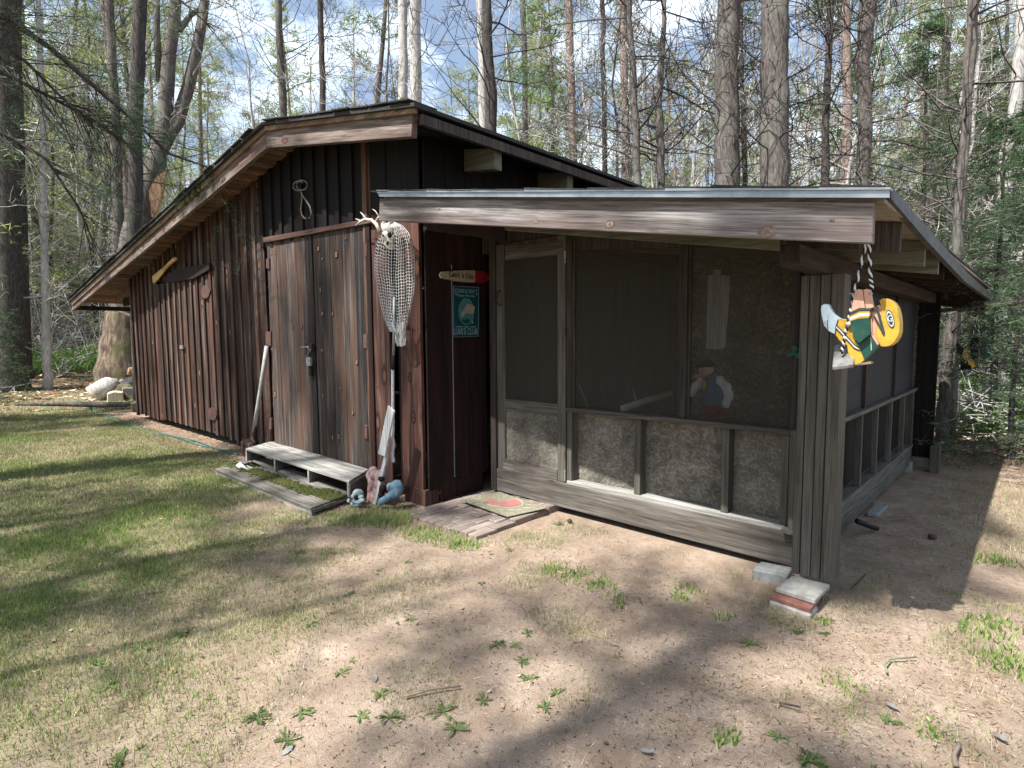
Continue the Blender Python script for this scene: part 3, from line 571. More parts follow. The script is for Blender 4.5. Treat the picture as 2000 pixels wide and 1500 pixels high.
prism('roof_covering', [(-16.52, 2.71, ztop(-16.5) - .03), (XR, 2.86, ztop(XR) + .01), (XR, 2.86, ztop(XR) + .04), (-16.52, 2.71, ztop(-16.5) - .0)], (0, 7.4, 0), 'shingle', roof)
prism('roof_covering', [(XR, 2.86, ztop(XR) + .01), (-3.70, 2.86, ztop(-3.7) - .0), (-3.70, 2.86, ztop(-3.7) + .03), (XR, 2.86, ztop(XR) + .04)], (0, 7.3, 0), 'shingle', roof)
for i in range(44):                                         # ragged shingle ends along the barge
    X = -16.45 + i * .289; w = .27
    if X + w > -3.7: break
    y0 = yrake(X) - .05 - random.uniform(0, .025); zz = ztop(X) + .042 + random.uniform(0, .012); z2 = ztop(X + w) + .042 + random.uniform(0, .012)
    if X < XR < X + w: continue
    prism('shingle', [(X, y0, zz), (X + w, y0, z2), (X + w, y0, z2 + .012), (X, y0, zz + .012)], (0, .30, 0), 'shingle', roof)
prism('eave_board', [(-3.76, 2.95, 3.30), (-3.72, 2.95, 3.30), (-3.72, 2.95, 3.38), (-3.76, 2.95, 3.38)], (0, 7.1, 0), 'darkw', roof)
for y in (3.85, 4.95, 6.05, 7.15, 8.25):
    prism('rafter_tail', [(-4.22, y, zsof(-4.22) - .01), (-3.80, y, zsof(-3.8) - .01), (-3.80, y, zsof(-3.8) - .20), (-4.22, y, zsof(-4.22) - .22)], (0, .10, 0), 'rafter', roof, .004)
prism('rafter_tail', [(-13.55, 3.40, zsof(-13.55) - .005), (-15.5, 3.40, zsof(-15.5) - .005), (-15.5, 3.40, zsof(-15.5) - .13), (-13.55, 3.40, zsof(-13.55) - .13)], (0, .05, 0), 'soffit', roof, .004)
boxw('outrigger', -15.1, -13.6, 3.45, 3.50, 2.36, 2.53, 'darkred', roof, .004)
boxw('eave_edge', -16.45, -16.40, 2.8, 10.0, 2.30, 2.40, 'darkw', roof)
for (x, y, r) in ((385, 372, .11), (372, 385, .09), (398, 358, .08), (360, 396, .05), (415, 345, .05), (345, 410, .04), (780, 206, .07), (795, 205, .06), (760, 208, .05), (600, 232, .03), (700, 216, .035)):
    P = pY(x, y, yrake(pY(x, y, 2.85).x) - .005); blob('moss_clump', [(P + Vector((random.uniform(-1, 1) * r, random.uniform(0, 1) * r, random.uniform(-.2, .4) * r)), r * random.uniform(.3, .6)) for _ in range(7)], 'moss', roof, .018)

# ------------------------------------------------------------------ the screened porch
porch = thing('screened_porch', (-2.6, 4.05, 0), 'grey timber screened porch with strand board panels and a low sloping roof', 'porch')
def zu(X): return 2.171 + .170 * (-.571 - X)             # underside of its roof
qY('fascia_beam', [(740, 431), (1704, 475.5), (1707, 394.5), (741, 388)], 2.90, .042, 'beam', porch, .004)
for (x, y, r) in ((857, 408, 4), (977, 403, 2.5), (1047, 432, 5), (1191, 438, 8), (1498, 453, 10), (1625, 430, 2.5)):
    P = pY(x, y, 2.899); k_ = .0021; knot(P, r * k_ * 1.5, r * k_ * 1.05, 'rake', 'knotb', porch)
qY('metal_drip_edge', [(741, 384), (1737, 386), (1737, 369), (736, 374)], 2.855, .012, 'galv', porch)
qY('metal_drip_edge', [(736, 376), (1739, 370), (1739, 365.5), (735, 371)], 2.845, .05, 'galv', porch)
qX('roof_edge', [(1741, 364), (1812, 444), (1888, 531), (1940, 578), (1937, 588), (1884, 549), (1812, 472), (1741, 389)], -.52, -.03, 'edge', porch)
for i in range(6):
    y0 = 2.92 + i * 1.1; prism('sheathing_panel', [(-4.22, y0, zu(-4.22)), (-.535, y0, zu(-.535)), (-.535, y0, zu(-.535) + .018), (-4.22, y0, zu(-4.22) + .018)], (0, 1.093, 0), 'pale', porch)
prism('roof_covering', [(-4.22, 2.87, zu(-4.22) + .03), (-.54, 2.87, zu(-.54) + .03), (-.54, 2.87, zu(-.54) + .045), (-4.22, 2.87, zu(-4.22) + .045)], (0, 6.65, 0), 'shingle', porch)
for i in range(15):
    X = -4.30 + i * .252; y0 = 2.846 - random.uniform(0, .006); j = random.uniform(.0, .012)
    prism('shingle', [(X, y0, zu(X) + .049 + j), (X + .249, y0, zu(X + .249) + .049 + j * .4), (X + .249, y0, zu(X + .249) + .058 + j * .4), (X, y0, zu(X) + .06 + j)], (0, .34, 0), 'shingle', porch)
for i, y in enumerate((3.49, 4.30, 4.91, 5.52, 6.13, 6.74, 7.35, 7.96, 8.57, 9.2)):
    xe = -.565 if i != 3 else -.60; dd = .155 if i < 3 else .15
    prism('rafter', [(-4.2, y, zu(-4.2) - .002), (xe, y, zu(xe) - .002), (xe, y, zu(xe) - dd), (-4.2, y, zu(-4.2) - dd)], (0, .042, 0), 'darkw' if i == 0 else 'rafter' if i < 3 else 'headb', porch, .003)  # rear rafters get darker wood standing in for shade under the roof
qY('rafter', [(985, 430), (1519, 462), (1519, 489), (985, 449)], 3.12, .04, 'rafter', porch, .003)
qY('rafter', [(826, 428), (985, 442), (985, 470), (826, 449)], 3.36, .04, 'darkred', porch, .003)
B1 = pX(1562, 517, -.95); boxw('header_beam', -1.055, -.95, B1.y, 8.25, B1.z, zu(-.95) - .16, 'headb', porch, .004)
# front wall
YC = 4.05
zc = lambda X: zu(X) - .02
prism('front_header', [(-4.2, YC + .02, 2.44), (-1.1, YC + .02, 2.20), (-1.1, YC + .02, zc(-1.1)), (-4.2, YC + .02, zc(-4.2))], (0, .04, 0), 'darkw', porch)
qY('base_board', [(967, 957), (1549, 1108), (1549, 1041), (967, 914)], YC - .02, .05, 'grey', porch, .004)
x_ = lambda px, py=870: pY(px, py, YC).x
boxw('sill_plate', x_(1108), x_(1545), YC - .012, YC + .14, .268, .305, 'pallet', porch, .004)
boxw('window_sill', x_(1106), x_(1554), YC - .03, YC + .12, .935, .973, 'grey', porch, .004)
for a, b2 in ((1107, 1116), (1239, 1250.5), (1410, 1424), (1527, 1541)):
    boxw('stud', x_(a), x_(b2), YC, YC + .10, .305, .935, 'greyz', porch, .003)
boxw('stud', x_(1543), x_(1551), YC - .01, YC + .05, .305, .935, 'greyz', porch, .003)
for a, b2 in ((1117, 1240), (1250, 1411), (1424, 1541)):
    boxw('strand_board_panel', x_(a) - .03, x_(b2) + .03, YC + .10, YC + .112, .30, .94, 'osb', porch)
for a, b2, h in ((1107, 1116, 2.46), (1328, 1341, 2.36), (1549, 1560, 2.26)):
    boxw('mullion', x_(a, 650), x_(b2, 650), YC, YC + .06, .973, h, 'darkw', porch, .003)
for a, b2, za, zb in ((1116, 1328, 2.44, 2.34), (1341, 1549, 2.34, 2.24)):
    xa, xb = x_(a, 650), x_(b2, 650)
    w_ = bpy.data.objects.new('screen_window', None); COL.objects.link(w_); w_.parent = porch; w_.location = Vector((xa, YC, .97)) - porch.location
    prism('screen', [(xa, YC + .03, .973), (xb, YC + .03, .973), (xb, YC + .03, zb), (xa, YC + .03, za)], (0, .001, 0), 'screen', w_)
    for (p, q) in (((xa, .973), (xa + .025, za)), ((xb - .025, .973), (xb, zb))): boxw('screen_stile', p[0], q[0], YC + .015, YC + .029, .973, min(q[1], za), 'darkw', w_)
boxw('left_post', x_(961, 700), x_(971, 700), YC - .03, YC + .06, .06, 2.62, 'darkw', porch, .003)
# screen door
dr = bpy.data.objects.new('screen_door', None); COL.objects.link(dr); dr.parent = porch; dr.location = Vector((x_(972), YC, .28)) - porch.location
xl, xl2, xr2, xrr = x_(972, 700), x_(986.5, 700), x_(1090, 700), x_(1105.5, 700)
boxw('stile', xl, xl2, YC - .01, YC + .03, .285, 2.50, 'greyz', dr, .003); boxw('stile', xr2, xrr, YC - .01, YC + .03, .285, 2.50, 'greyz', dr, .003)
zmr = pY(1030, 783, YC).z; zmb = pY(1030, 805, YC).z
boxw('middle_rail', xl2, xr2, YC - .008, YC + .03, zmb, zmr, 'grey', dr, .003)
qY('kick_board', [(982, 916), (1088, 941), (1088, 917), (983, 896)], YC - .015, .03, 'grey', dr, .003)
boxw('lower_panel', xl2, xr2, YC + .012, YC + .022, .29, zmb, 'osb', dr)
qY('top_rail', [(986, 508), (1099, 497), (1099, 469), (986, 481)], YC - .012, .025, 'grey', dr, .003)
boxw('top_rail', xl2, xr2, YC - .006, YC + .03, 2.44, 2.50, 'darkw', dr, .003)
boxw('screen', xl2, xr2, YC + .012, YC + .013, zmr, 2.44, 'screen', dr)
c = pY(980, 582, YC) + Vector((0, -.02, 0)); tube('handle', [c + Vector((0, 0, .07)), c + Vector((-.005, -.04, .05)), c + Vector((-.005, -.045, -.05)), c + Vector((0, 0, -.07))], .007, 'iron', dr)
for zz in (2.3, .35): boxw('hinge', xrr - .006, xrr + .006, YC - .02, YC - .005, zz - .05, zz + .05, 'steel', dr)
# right hand wall, seen raking away
XDw = -1.10; yD = lambda px, py: pX(px, py, XDw).y
prism('side_base_board', [(XDw, 3.98, .055), (XDw, 8.15, .055), (XDw, 8.15, .268), (XDw, 3.98, .268)], (-.04, 0, 0), 'greyy', porch, .003)
boxw('side_sill_plate', XDw - .14, XDw + .01, 3.98, 8.15, .27, .305, 'greyy', porch, .003)
boxw('side_window_sill', XDw - .10, XDw + .025, 3.98, 8.2, .94, .975, 'greyy', porch, .003)
for px in (1681, 1712, 1739, 1763):
    y = yD(px, 900 if px < 1700 else 870); boxw('stud', XDw - .05, XDw - .0, y, y + .04, .305, .94, 'greyz', porch, .003)
boxw('stud', XDw - .10, XDw, 3.98, 4.03, .30, .94, 'greyz', porch, .003); boxw('stud', XDw - .10, XDw, 8.1, 8.16, .30, .94, 'greyz', porch, .003)
boxw('inner_panel', XDw - .125, XDw - .105, 4.16, 8.15, .30, .95, 'gable', porch)  # near-black colour stands in for the shade between the studs
yv = [3.98, 4.52, 5.6, 6.9, 8.15]
for a, b2 in zip(yv[:-1], yv[1:]):
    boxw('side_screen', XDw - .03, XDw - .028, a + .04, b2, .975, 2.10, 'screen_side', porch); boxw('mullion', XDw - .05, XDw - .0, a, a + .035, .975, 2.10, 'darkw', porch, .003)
xw = pY(1829, 750, 8.2).x
for i in range(3):
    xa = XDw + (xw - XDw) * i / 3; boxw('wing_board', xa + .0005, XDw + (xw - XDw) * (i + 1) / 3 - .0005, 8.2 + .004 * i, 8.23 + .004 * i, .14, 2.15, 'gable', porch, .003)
boxw('wing_sill', XDw - .02, xw + .03, 8.14, 8.26, .06, .15, 'greyy', porch, .003)
boxw('wing_foot', xw - .02, xw + .07, 8.12, 8.30, -.05, .30, 'greyz', porch, .003); boxw('wing_foot', XDw - .08, XDw + .02, 8.0, 8.12, -.05, .1, 'conc', porch)
qY('end_beam', [(1740, 586), (1922, 607), (1927, 582), (1740, 560)], 8.9, .06, 'headb', porch, .003)
qY('gable_end', [(1740, 562), (1927, 584), (1934, 572), (1740, 530)], 8.93, .02, 'headb', porch)
# inside
prism('inner_partition', [pY(1352, 835, 5.3), pY(1556, 850, 5.3), pY(1556, 470, 5.3), pY(1352, 470, 5.3)], (0, .012, 0), 'osbd', porch)
boxw('porch_floor', -4.2, XDw - .15, YC + .15, 8.15, .22, .25, 'greyy', porch)
prism('inner_wall', [(-4.2, 8.24, 0), (XDw, 8.24, 0), (XDw, 8.24, zu(XDw) - .01), (-4.2, 8.24, zu(-4.2) - .01)], (0, .03, 0), 'osbd', porch)
boxw('inner_side_wall', -4.21, -4.19, YC + .12, 8.2, .0, 2.7, 'darkw', porch)
boxw('bench_top', -3.6, -1.5, 7.6, 8.1, .95, 1.0, 'darkred', porch)
# front corner post of four planks
pxs = (1546, 1562.5, 1584, 1603.5, 1630)
for i, (a, b2) in enumerate(zip(pxs[:-1], pxs[1:])):
    xa, xb = pY(a, 1060, 3.79).x, pY(b2, 1060, 3.79).x
    boxw('post_plank', xa + .0025, xb - .0025, 3.79 + random.uniform(0, .006), 3.945, .086, B1.z - .002, 'greyz', porch, .004)

# ------------------------------------------------------------------ blocks, bricks, pavers, steps
def blockq(name, pts, Z, th, mat, label, cat, bevel=.006, group=None):
    o = qZ(name, pts, Z, th, mat, None, bevel); return tag(o, label, cat, group)
blockq('patio_block', [(1515, 1147), (1592, 1171), (1621, 1141), (1546, 1124)], .085, .032, 'conc', 'pale concrete paver under the foot of the corner post', 'concrete block')
blockq('concrete_block', [(1469, 1112), (1538, 1126), (1549, 1108), (1486, 1096)], .05, .07, 'concg', 'grey concrete block under the end of the porch base board', 'concrete block')
bk = thing('brick', pZ(1545, 1185, 0), 'red cored brick crusted with mortar lying under the post block', 'brick')
qZ('brick_body', [(1504, 1163), (1583, 1189), (1602, 1166), (1525, 1144)], .050, .026, 'brick', bk, .004)
qZ('mortar', [(1502, 1173), (1582, 1201), (1598, 1182), (1515, 1155)], .022, .05, 'mortar', bk, .01)
blockq('stone_slab', [(1693, 1000), (1715, 1003), (1735, 985), (1715, 978)], .03, .04, 'concg', 'flat grey slab at the side of the porch wall', 'slab')
o = tube('pipe_end', [pX(1674, 1018, -1.02), pZ(1712, 1032, .02)], .022, 'black'); tag(o, 'black plastic pipe end sticking out from under the porch side', 'pipe')
pav = thing('paver_landing', (-3.7, 3.6, 0), 'low landing of narrow brown pavers in front of the screen door', 'paving')
x0, x1, y0, y1 = -4.19, -3.235, 3.03, 4.17
nx_, ny_ = 9, 6; bw = (x1 - x0) / nx_; bl = (y1 - y0) / 5.
for i in range(nx_):
    off = (.5 if i % 2 else 0) * bl; y = y0 - off
    while y < y1:
        a, b2 = max(y, y0), min(y + bl, y1)
        if b2 - a > .05:
            dz = random.uniform(-.006, .006) - .03 * (1 - (b2 - y0) / (y1 - y0)) - .022 * (1 - i / 8.)
            boxw('paver', x0 + i * bw + .003, x0 + (i + 1) * bw - .003, a + .003, b2 - .003, -.04, .052 + dz, 'paver', pav, .005)
        y += bl
# doormat with a faded melon slice
zt_m = .062; mt = thing('doormat', pZ(985, 985, zt_m), 'faded green doormat printed with a pink melon slice', 'doormat')
mq = [(899, 976), (992, 1009), (1068, 992), (975, 960)]
qZ('mat_sheet', mq, zt_m, .006, 'matg', mt)
P_ = [pZ(x, y, zt_m) for x, y in mq]
def mp_(u, v, dz=0): a = P_[0].lerp(P_[3], u); b = P_[1].lerp(P_[2], u); r = a.lerp(b, v); return Vector((r.x, r.y, zt_m + dz))
def melon(r, dz, lo, sq=1.): return [mp_(.58 + .36 * r * cos(a) * 1.0, .42 + lo + .33 * r * sin(a) * sq, dz) for a in [pi * i / 14 for i in range(15)]]
prism('melon_rind', melon(1.1, .0012, -.02), (0, 0, -.001), 'mate', mt); prism('melon_flesh', melon(.92, .0024, .0), (0, 0, -.001), 'matp', mt)
prism('melon_flesh', ellipse(mp_(.40, .36, .0026), (mp_(.52, .36) - mp_(.4, .36)), (mp_(.4, .52) - mp_(.4, .36)), 14), (0, 0, -.001), 'matp', mt)
for (u, v, r) in ((.2, .7, .06), (.35, .8, .07), (.5, .85, .06), (.68, .84, .07), (.85, .75, .06), (.1, .3, .05), (.3, .12, .05), (.2, .5, .04), (.9, .5, .03)):
    prism('leaf_print', ellipse(mp_(u, v, .0013), (mp_(u + r, v + r * .4) - mp_(u, v)), (mp_(u - r * .3, v + r) - mp_(u, v)) * .5, 9), (0, 0, -.0008), 'mate', mt)
# the step in front of the double doors and the mossy pallet before it
stp = thing('door_step', pZ(600, 905, 0), 'weathered box step of pale boards right under the double doors', 'step')
ZS = .225; S4 = [Vector((*pZ(x, y, ZS).xy, ZS)) for x, y in ((479, 876), (681, 940), (720, 916), (535, 860))]
fr = [S4[0], S4[1]]; bkk = [S4[3], S4[2]]
for i in range(2):
    a0 = S4[0].lerp(S4[3], i / 2 + .01); a1 = S4[1].lerp(S4[2], i / 2 + .01); b1 = S4[1].lerp(S4[2], (i + 1) / 2 - .01); b0 = S4[0].lerp(S4[3], (i + 1) / 2 - .01)
    prism('tread', [a0, a1, b1, b0], (0, 0, -.022), 'pallet', stp, .003)
for t_ in (.0, .33, .66, .985):
    a = S4[0].lerp(S4[1], t_) ; b2 = S4[3].lerp(S4[2], t_); w_ = (S4[1] - S4[0]).normalized() * .035
    prism('bearer', [a + Vector((0, 0, -.024)), a + w_ + Vector((0, 0, -.024)), a + w_ + Vector((0, 0, -.16)), a + Vector((0, 0, -.16))], (b2 - a) * .97, 'pallet', stp, .003)
prism('side_board', [S4[1] + Vector((.001, 0, -.03)), S4[2] + Vector((.001, 0, -.03)), S4[2] + Vector((.001, 0, -.215)), S4[1] + Vector((.001, 0, -.215))], (.02, 0, 0), 'greyy', stp)
prism('dark_backing', [S4[0].lerp(S4[3], .9) + Vector((0, 0, -.03)), S4[1].lerp(S4[2], .9) + Vector((0, 0, -.03)), S4[1].lerp(S4[2], .9) + Vector((0, 0, -.2)), S4[0].lerp(S4[3], .9) + Vector((0, 0, -.2))], (0, .015, 0), 'hole', stp)  # near-black sheet stands in for the shade under the treads
pl = thing('mossy_pallet', pZ(560, 960, 0), 'low grey pallet with a strip of green moss and a splintered corner', 'pallet')
ZP = .07; Q4 = [pZ(x, y, ZP) for x, y in ((420, 916), (607, 992), (688, 962), (500, 884))]
def pq(u, v, dz=0): return (Q4[0].lerp(Q4[1], u)).lerp(Q4[3].lerp(Q4[2], u), v) + Vector((0, 0, dz))
prism('slat', [pq(0, 0), pq(1, 0), pq(1, .40), pq(0, .36)], (0, 0, -.022), 'palmoss', pl, .003)
prism('slat', [pq(.26, .42), pq(1, .42), pq(1, .68), pq(.24, .66)], (0, 0, -.022), 'palmoss', pl, .003)
prism('slat', [pq(.02, .70), pq(1, .70), pq(1, .99), pq(.02, .98)], (0, 0, -.022), 'palmoss', pl, .003)
prism('slat', [pq(.01, .40), pq(.10, .40), pq(.12, .67), pq(.01, .67)], (0, 0, -.018), 'palmoss', pl, .003)
prism('splinter', [pq(.10, .30, .02), pq(.22, .30, -.03), pq(.20, .44, -.04), pq(.09, .42, .035)], (0, 0, -.012), 'stick', pl)
for v in (.02, .5, .97): prism('bearer', [pq(0, v, -.024), pq(1, v, -.024), pq(1, v, -.075), pq(0, v, -.075)], (Q4[3] - Q4[0]).normalized() * .04, 'pallet', pl)
prism('end_board', [pq(1.0, 0, -.02), pq(1.0, 1, -.02), pq(1.0, 1, -.05), pq(1.0, 0, -.05)], (.018, 0, 0), 'palmoss', pl)
balls = []
for i in range(900):
    u = random.random() ** .8; v = .34 + .16 * u + random.gauss(0, .065) + (.25 if u > .85 else 0) * random.random()
    if .12 < u < .24 and v > .3: continue
    balls.append((pq(u, min(max(v, .02), .98), .0), (random.uniform(.018, .045), random.uniform(.018, .045), random.uniform(.005, .011))))
bm = bmesh.new()
for c, r in balls: bmesh.ops.create_icosphere(bm, subdivisions=1, radius=1, matrix=Matrix.Translation(c) @ Matrix.Diagonal((*r, 1)))
me = bpy.data.meshes.new('moss'); bm.to_mesh(me); bm.free(); link('moss_strip', me, 'moss', pl, smooth=True)['kind'] = 'stuff'
#==PART3==
# ------------------------------------------------------------------ things about the yard
def copy_tree(o, parent=None):
    c = o.copy(); COL.objects.link(c); c.parent = parent
    for ch in o.children: copy_tree(ch, c)
    return c
# swinging plywood football player, hung from the porch roof corner
YT = 3.08
def tz(x, y): return pY(1590 + x / 7.895, 540 + y / 7.895, YT)
toy = thing('football_player_swing', tz(760, 800), 'bright yellow and green wooden football player swing hanging from the porch roof corner', 'hanging ornament', 'wooden football player swings')
def tp(name, pts, dy, th, mat): return prism(name, [tz(*p) + Vector((0, dy, 0)) for p in pts], (0, th, 0), mat, toy, .0015)
tp('helmet', [(1005, 370), (1060, 335), (1150, 347), (1225, 395), (1278, 480), (1305, 600), (1318, 720), (1315, 850), (1290, 930), (1240, 1010), (1180, 1060), (1100, 1084), (1030, 1080), (990, 1010), (960, 900), (960, 800), (1010, 690), (1040, 560), (1030, 450)], .0, .088, 'yellow')
tp('face', [(880, 500), (1000, 435), (1035, 460), (1042, 560), (1008, 690), (958, 800), (958, 900), (990, 1010), (1000, 1055), (960, 1040), (900, 900), (880, 700)], .004, .05, 'skin')
tp('face_mask', [(900, 520), (985, 455), (1095, 860), (1090, 905), (1065, 905), (1045, 860), (912, 600), (925, 585), (1030, 760), (965, 520), (915, 545)], -.006, .006, 'dkgrey')
tp('arm', [(650, 215), (700, 200), (757, 208), (800, 490), (720, 500), (580, 560), (612, 400)], -.022, .022, 'skin')
tp('arm', [(768, 208), (820, 192), (872, 205), (905, 380), (930, 478), (850, 500), (806, 492)], -.015, .03, 'skin')
tp('cuff', [(575, 555), (720, 485), (800, 490), (905, 490), (900, 535), (790, 540), (715, 540), (572, 612)], -.028, .03, 'dkgrey')
tp('sleeve_stripe', [(570, 612), (715, 541), (880, 540), (876, 565), (720, 568), (570, 640)], -.027, .03, 'yellow')
tp('sleeve_stripe', [(570, 640), (720, 568), (876, 565), (870, 612), (740, 615), (570, 675)], -.027, .03, 'white')
tp('sleeve_stripe', [(570, 675), (740, 615), (870, 612), (866, 640), (690, 655), (575, 700)], -.027, .03, 'yellow')
tp('sleeve', [(600, 680), (690, 656), (870, 640), (885, 800), (880, 900), (800, 960), (740, 1015), (700, 1020), (650, 960), (590, 800)], -.030, .03, 'green')
tp('jersey', [(660, 900), (880, 780), (905, 900), (1000, 1062), (780, 1292), (705, 1090), (640, 1000)], -.004, .045, 'green')
tp('jersey_piping', [(872, 640), (890, 640), (905, 900), (1000, 1040), (980, 1065), (890, 920)], -.0065, .004, 'skin')
tp('number_stroke', [(872, 940), (884, 940), (892, 1140), (880, 1140)], -.0055, .002, 'white')
tp('trousers', [(375, 670), (450, 652), (500, 665), (520, 760), (575, 800), (640, 960), (705, 1100), (778, 1292), (715, 1335), (650, 1360), (595, 1340), (550, 1260), (520, 1160), (508, 1060), (440, 1030), (390, 985), (325, 893), (345, 780)], .0, .045, 'yellow')
for w, m_, dy in ((26, 'dkgrey', -.004), (9, 'white', -.0065)):
    c_ = [(345, 780), (420, 858), (490, 935), (560, 1010), (620, 1080), (670, 1110), (712, 1122)]
    tp('trouser_stripe', [(x + w * .55, y - w) for x, y in c_] + [(x - w * .55, y + w) for x, y in c_[::-1]], dy, .004, m_)
tp('sock_band', [(362, 670), (378, 672), (345, 800), (335, 893), (320, 888), (332, 790)], -.004, .02, 'dkgrey')
tp('boot', [(104, 520), (110, 460), (150, 425), (212, 425), (250, 500), (290, 565), (360, 622), (413, 655), (366, 672), (330, 795), (320, 890), (262, 862), (212, 832), (150, 750), (120, 620)], .0, .045, 'ltblue')
tp('boot_sole_line', [(198, 670), (210, 665), (222, 830), (210, 834)], -.003, .002, 'dkgrey')
def seat_pt(x, y, up=0): return tz(x, y) + Vector((0, .0, 0))
prism('seat_board', [tz(225, 1085) + Vector((0, .10, 0)), tz(250, 1050) + Vector((0, .11, 0)), tz(440, 1047) + Vector((0, .11, 0)), tz(600, 1150) + Vector((0, .03, 0)), tz(640, 1345) + Vector((0, -.04, 0)), tz(315, 1385) + Vector((0, -.04, 0)), tz(255, 1200) + Vector((0, .05, 0))], (0, .006, -.018), 'plate', toy, .003)
prism('seat_underboard', [tz(600, 1352), tz(870, 1310), tz(880, 1350), tz(740, 1372), tz(600, 1375)], (0, .06, 0), 'trimw', toy, .002)
lc = (1175, 655); ax_ = tz(lc[0] + 60, lc[1] + 10) - tz(*lc); ay_ = tz(lc[0] - 28, lc[1] - 142) - tz(*lc)
for s_, m_, dy in ((1, 'dkgrey', -.003), (.84, 'white', -.0045), (.66, 'green', -.006)): prism('logo_oval', ellipse(tz(*lc) + Vector((0, dy, 0)), ax_ * s_, ay_ * s_), (0, .003, 0), m_, toy)
gm = Matrix(((1, 0, 0), (0, 0, -1), (0, 1, 0))).to_4x4(); T_ = Matrix.Translation(tz(*lc) + Vector((0, -.0075, 0))) @ gm @ Matrix.Rotation(radians(12), 4, 'Z')
text('logo_letter', 'G', T_, .042, 'white', toy, .001, .62)
def rope2(name, pts, r, parent, turns):
    for ph, mat in ((0, 'black'), (pi, 'white')):
        P = []; n = 60
        for i in range(n + 1):
            u = i / n * (len(pts) - 1); k_ = min(int(u), len(pts) - 2); q = pts[k_].lerp(pts[k_ + 1], u - k_); a = 2 * pi * turns * i / n + ph
            P.append(q + Vector((cos(a) * r, sin(a) * r, 0)))
        T = Tubes(); T.add(P, r * 1.05, 5); T.obj(name, mat, parent)
top1 = pY(1689, 470, YT + .02)
rope2('rope', [pY(1692, 474, YT), tz(635, 200), tz(560, 560), tz(480, 900), tz(425, 1190)], .0045, toy, 13)
rope2('rope', [pY(1697, 474, YT), tz(870, 0), tz(895, 210)], .0045, toy, 5)
tube('peg', [tz(565, 272) + Vector((0, -.03, 0)), tz(640, 268) + Vector((0, -.03, 0))], .003, 'steel', toy); tube('peg', [tz(860, 268) + Vector((0, -.02, 0)), tz(920, 268) + Vector((0, -.02, 0))], .003, 'steel', toy)
tube('rope_knot', [tz(540, 700) + Vector((0, -.01, 0)), tz(560, 760) + Vector((0, -.01, 0))], .011, 'white', toy)
# its twin in the shade beyond the porch, that shade put into darker part colours
toy2 = copy_tree(toy); toy2['label'] = 'small football player swing, its colours darkened for shade, hanging beyond the porch against the woods'
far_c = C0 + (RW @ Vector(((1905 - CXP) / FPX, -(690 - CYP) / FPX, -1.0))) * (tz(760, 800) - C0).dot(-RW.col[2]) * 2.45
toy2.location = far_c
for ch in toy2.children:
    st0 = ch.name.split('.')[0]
    nm_ = {'boot': 'black', 'seat_board': 'black', 'seat_underboard': 'black', 'arm': 'hole', 'face': 'dkgrey', 'cuff': 'black', 'sleeve': 'black', 'jersey': 'green', 'helmet': 'green', 'trousers': 'yellow', 'sleeve_stripe': 'dkgrey'}.get(st0)  # dark materials stand in for shade on the twin
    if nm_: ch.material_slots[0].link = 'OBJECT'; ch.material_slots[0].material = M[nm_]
# deer skull
YN = yA(-4.9) - .10
sk = thing('deer_skull', pY(762, 470, YN), 'white deer skull with one branching antler hung above the landing net', 'skull')
def sp(x, y, d=0.): return pY(x, y, YN + d)        # over the net
blob('skull_bone', [(sp(757, 447, -.03), .055), (sp(750, 442, -.02), (.03, .03, .05)), (sp(768, 446, -.01), (.055, .05, .04)), (sp(755, 462, -.05), (.045, .045, .05)), (sp(764, 468, -.05), (.04, .04, .05)), (sp(760, 478, -.06), (.03, .035, .05)), (sp(766, 481, -.03), (.032, .035, .035)), (sp(754, 474, -.055), (.018, .02, .05)), (sp(774, 452, -.0), (.02, .03, .05))], 'bone', sk, .008)
for (x, y, r) in ((761, 459, .030), (757, 475, .020), (748, 460, .014)): blob('eye_socket', [(sp(x, y, -.10), (r, r * .6, r))], 'hole', sk, .004)
T = Tubes()
for pts, rs in (([(741, 452), (735, 438), (726, 430), (714, 428), (703, 433), (694, 441)], (.022, .018, .015, .014, .011, .003)), ([(716, 428), (709, 420), (704, 414)], (.010, .007, .002)), ([(706, 432), (699, 429), (694, 427)], (.009, .005, .002)), ([(733, 434), (738, 425), (744, 422)], (.010, .008, .003)), ([(741, 424), (733, 412), (727, 408)], (.006, .005, .001)), ([(752, 441), (748, 432), (745, 430)], (.014, .012, .009))):
    T.add([sp(x, y, -.04 - .01 * i) for i, (x, y) in enumerate(pts)], rs, 7, True)
T.obj('antler', 'bone', sk)
# landing net
net = thing('landing_net', pY(768, 905, YN), 'long handled fishing net with white mesh hanging on the wall by the double doors', 'landing net')
prof = [(0, 765, 6), (.03, 768, 17), (.10, 771, 27), (.2, 771, 35), (.32, 770.5, 39), (.45, 771, 39), (.54, 773, 37), (.67, 774, 33.5), (.79, 774, 28.5), (.9, 774.5, 22), (1, 776, 14)]
def nprof(v):
    for (a, c1, w1), (b2, c2, w2) in zip(prof[:-1], prof[1:]):
        if v <= b2: f = (v - a) / (b2 - a); return c1 + (c2 - c1) * f, w1 + (w2 - w1) * f
    return 775, 8
def npt(u, v):
    c_, w_ = nprof(v); y = 434 + v * 213; sag = (1 - u * u) * 9 * (1 - v) * min(1, v * 4)
    return pY(c_ + u * w_ + 2.2 * sin(7 * v + 3 * u) * (1 - abs(u)), y + sag + (1 - abs(u)) * 3, YN - .02 - .07 * (1 - u * u) + .03 * cos(u * 9) * (1 - abs(u)))
T = Tubes(); nu, nv = 15, 34
for i in range(nu + 1):
    u = -1 + 2 * i / nu; T.add([npt(u, j / 40) for j in range(41)], .0028, 3)
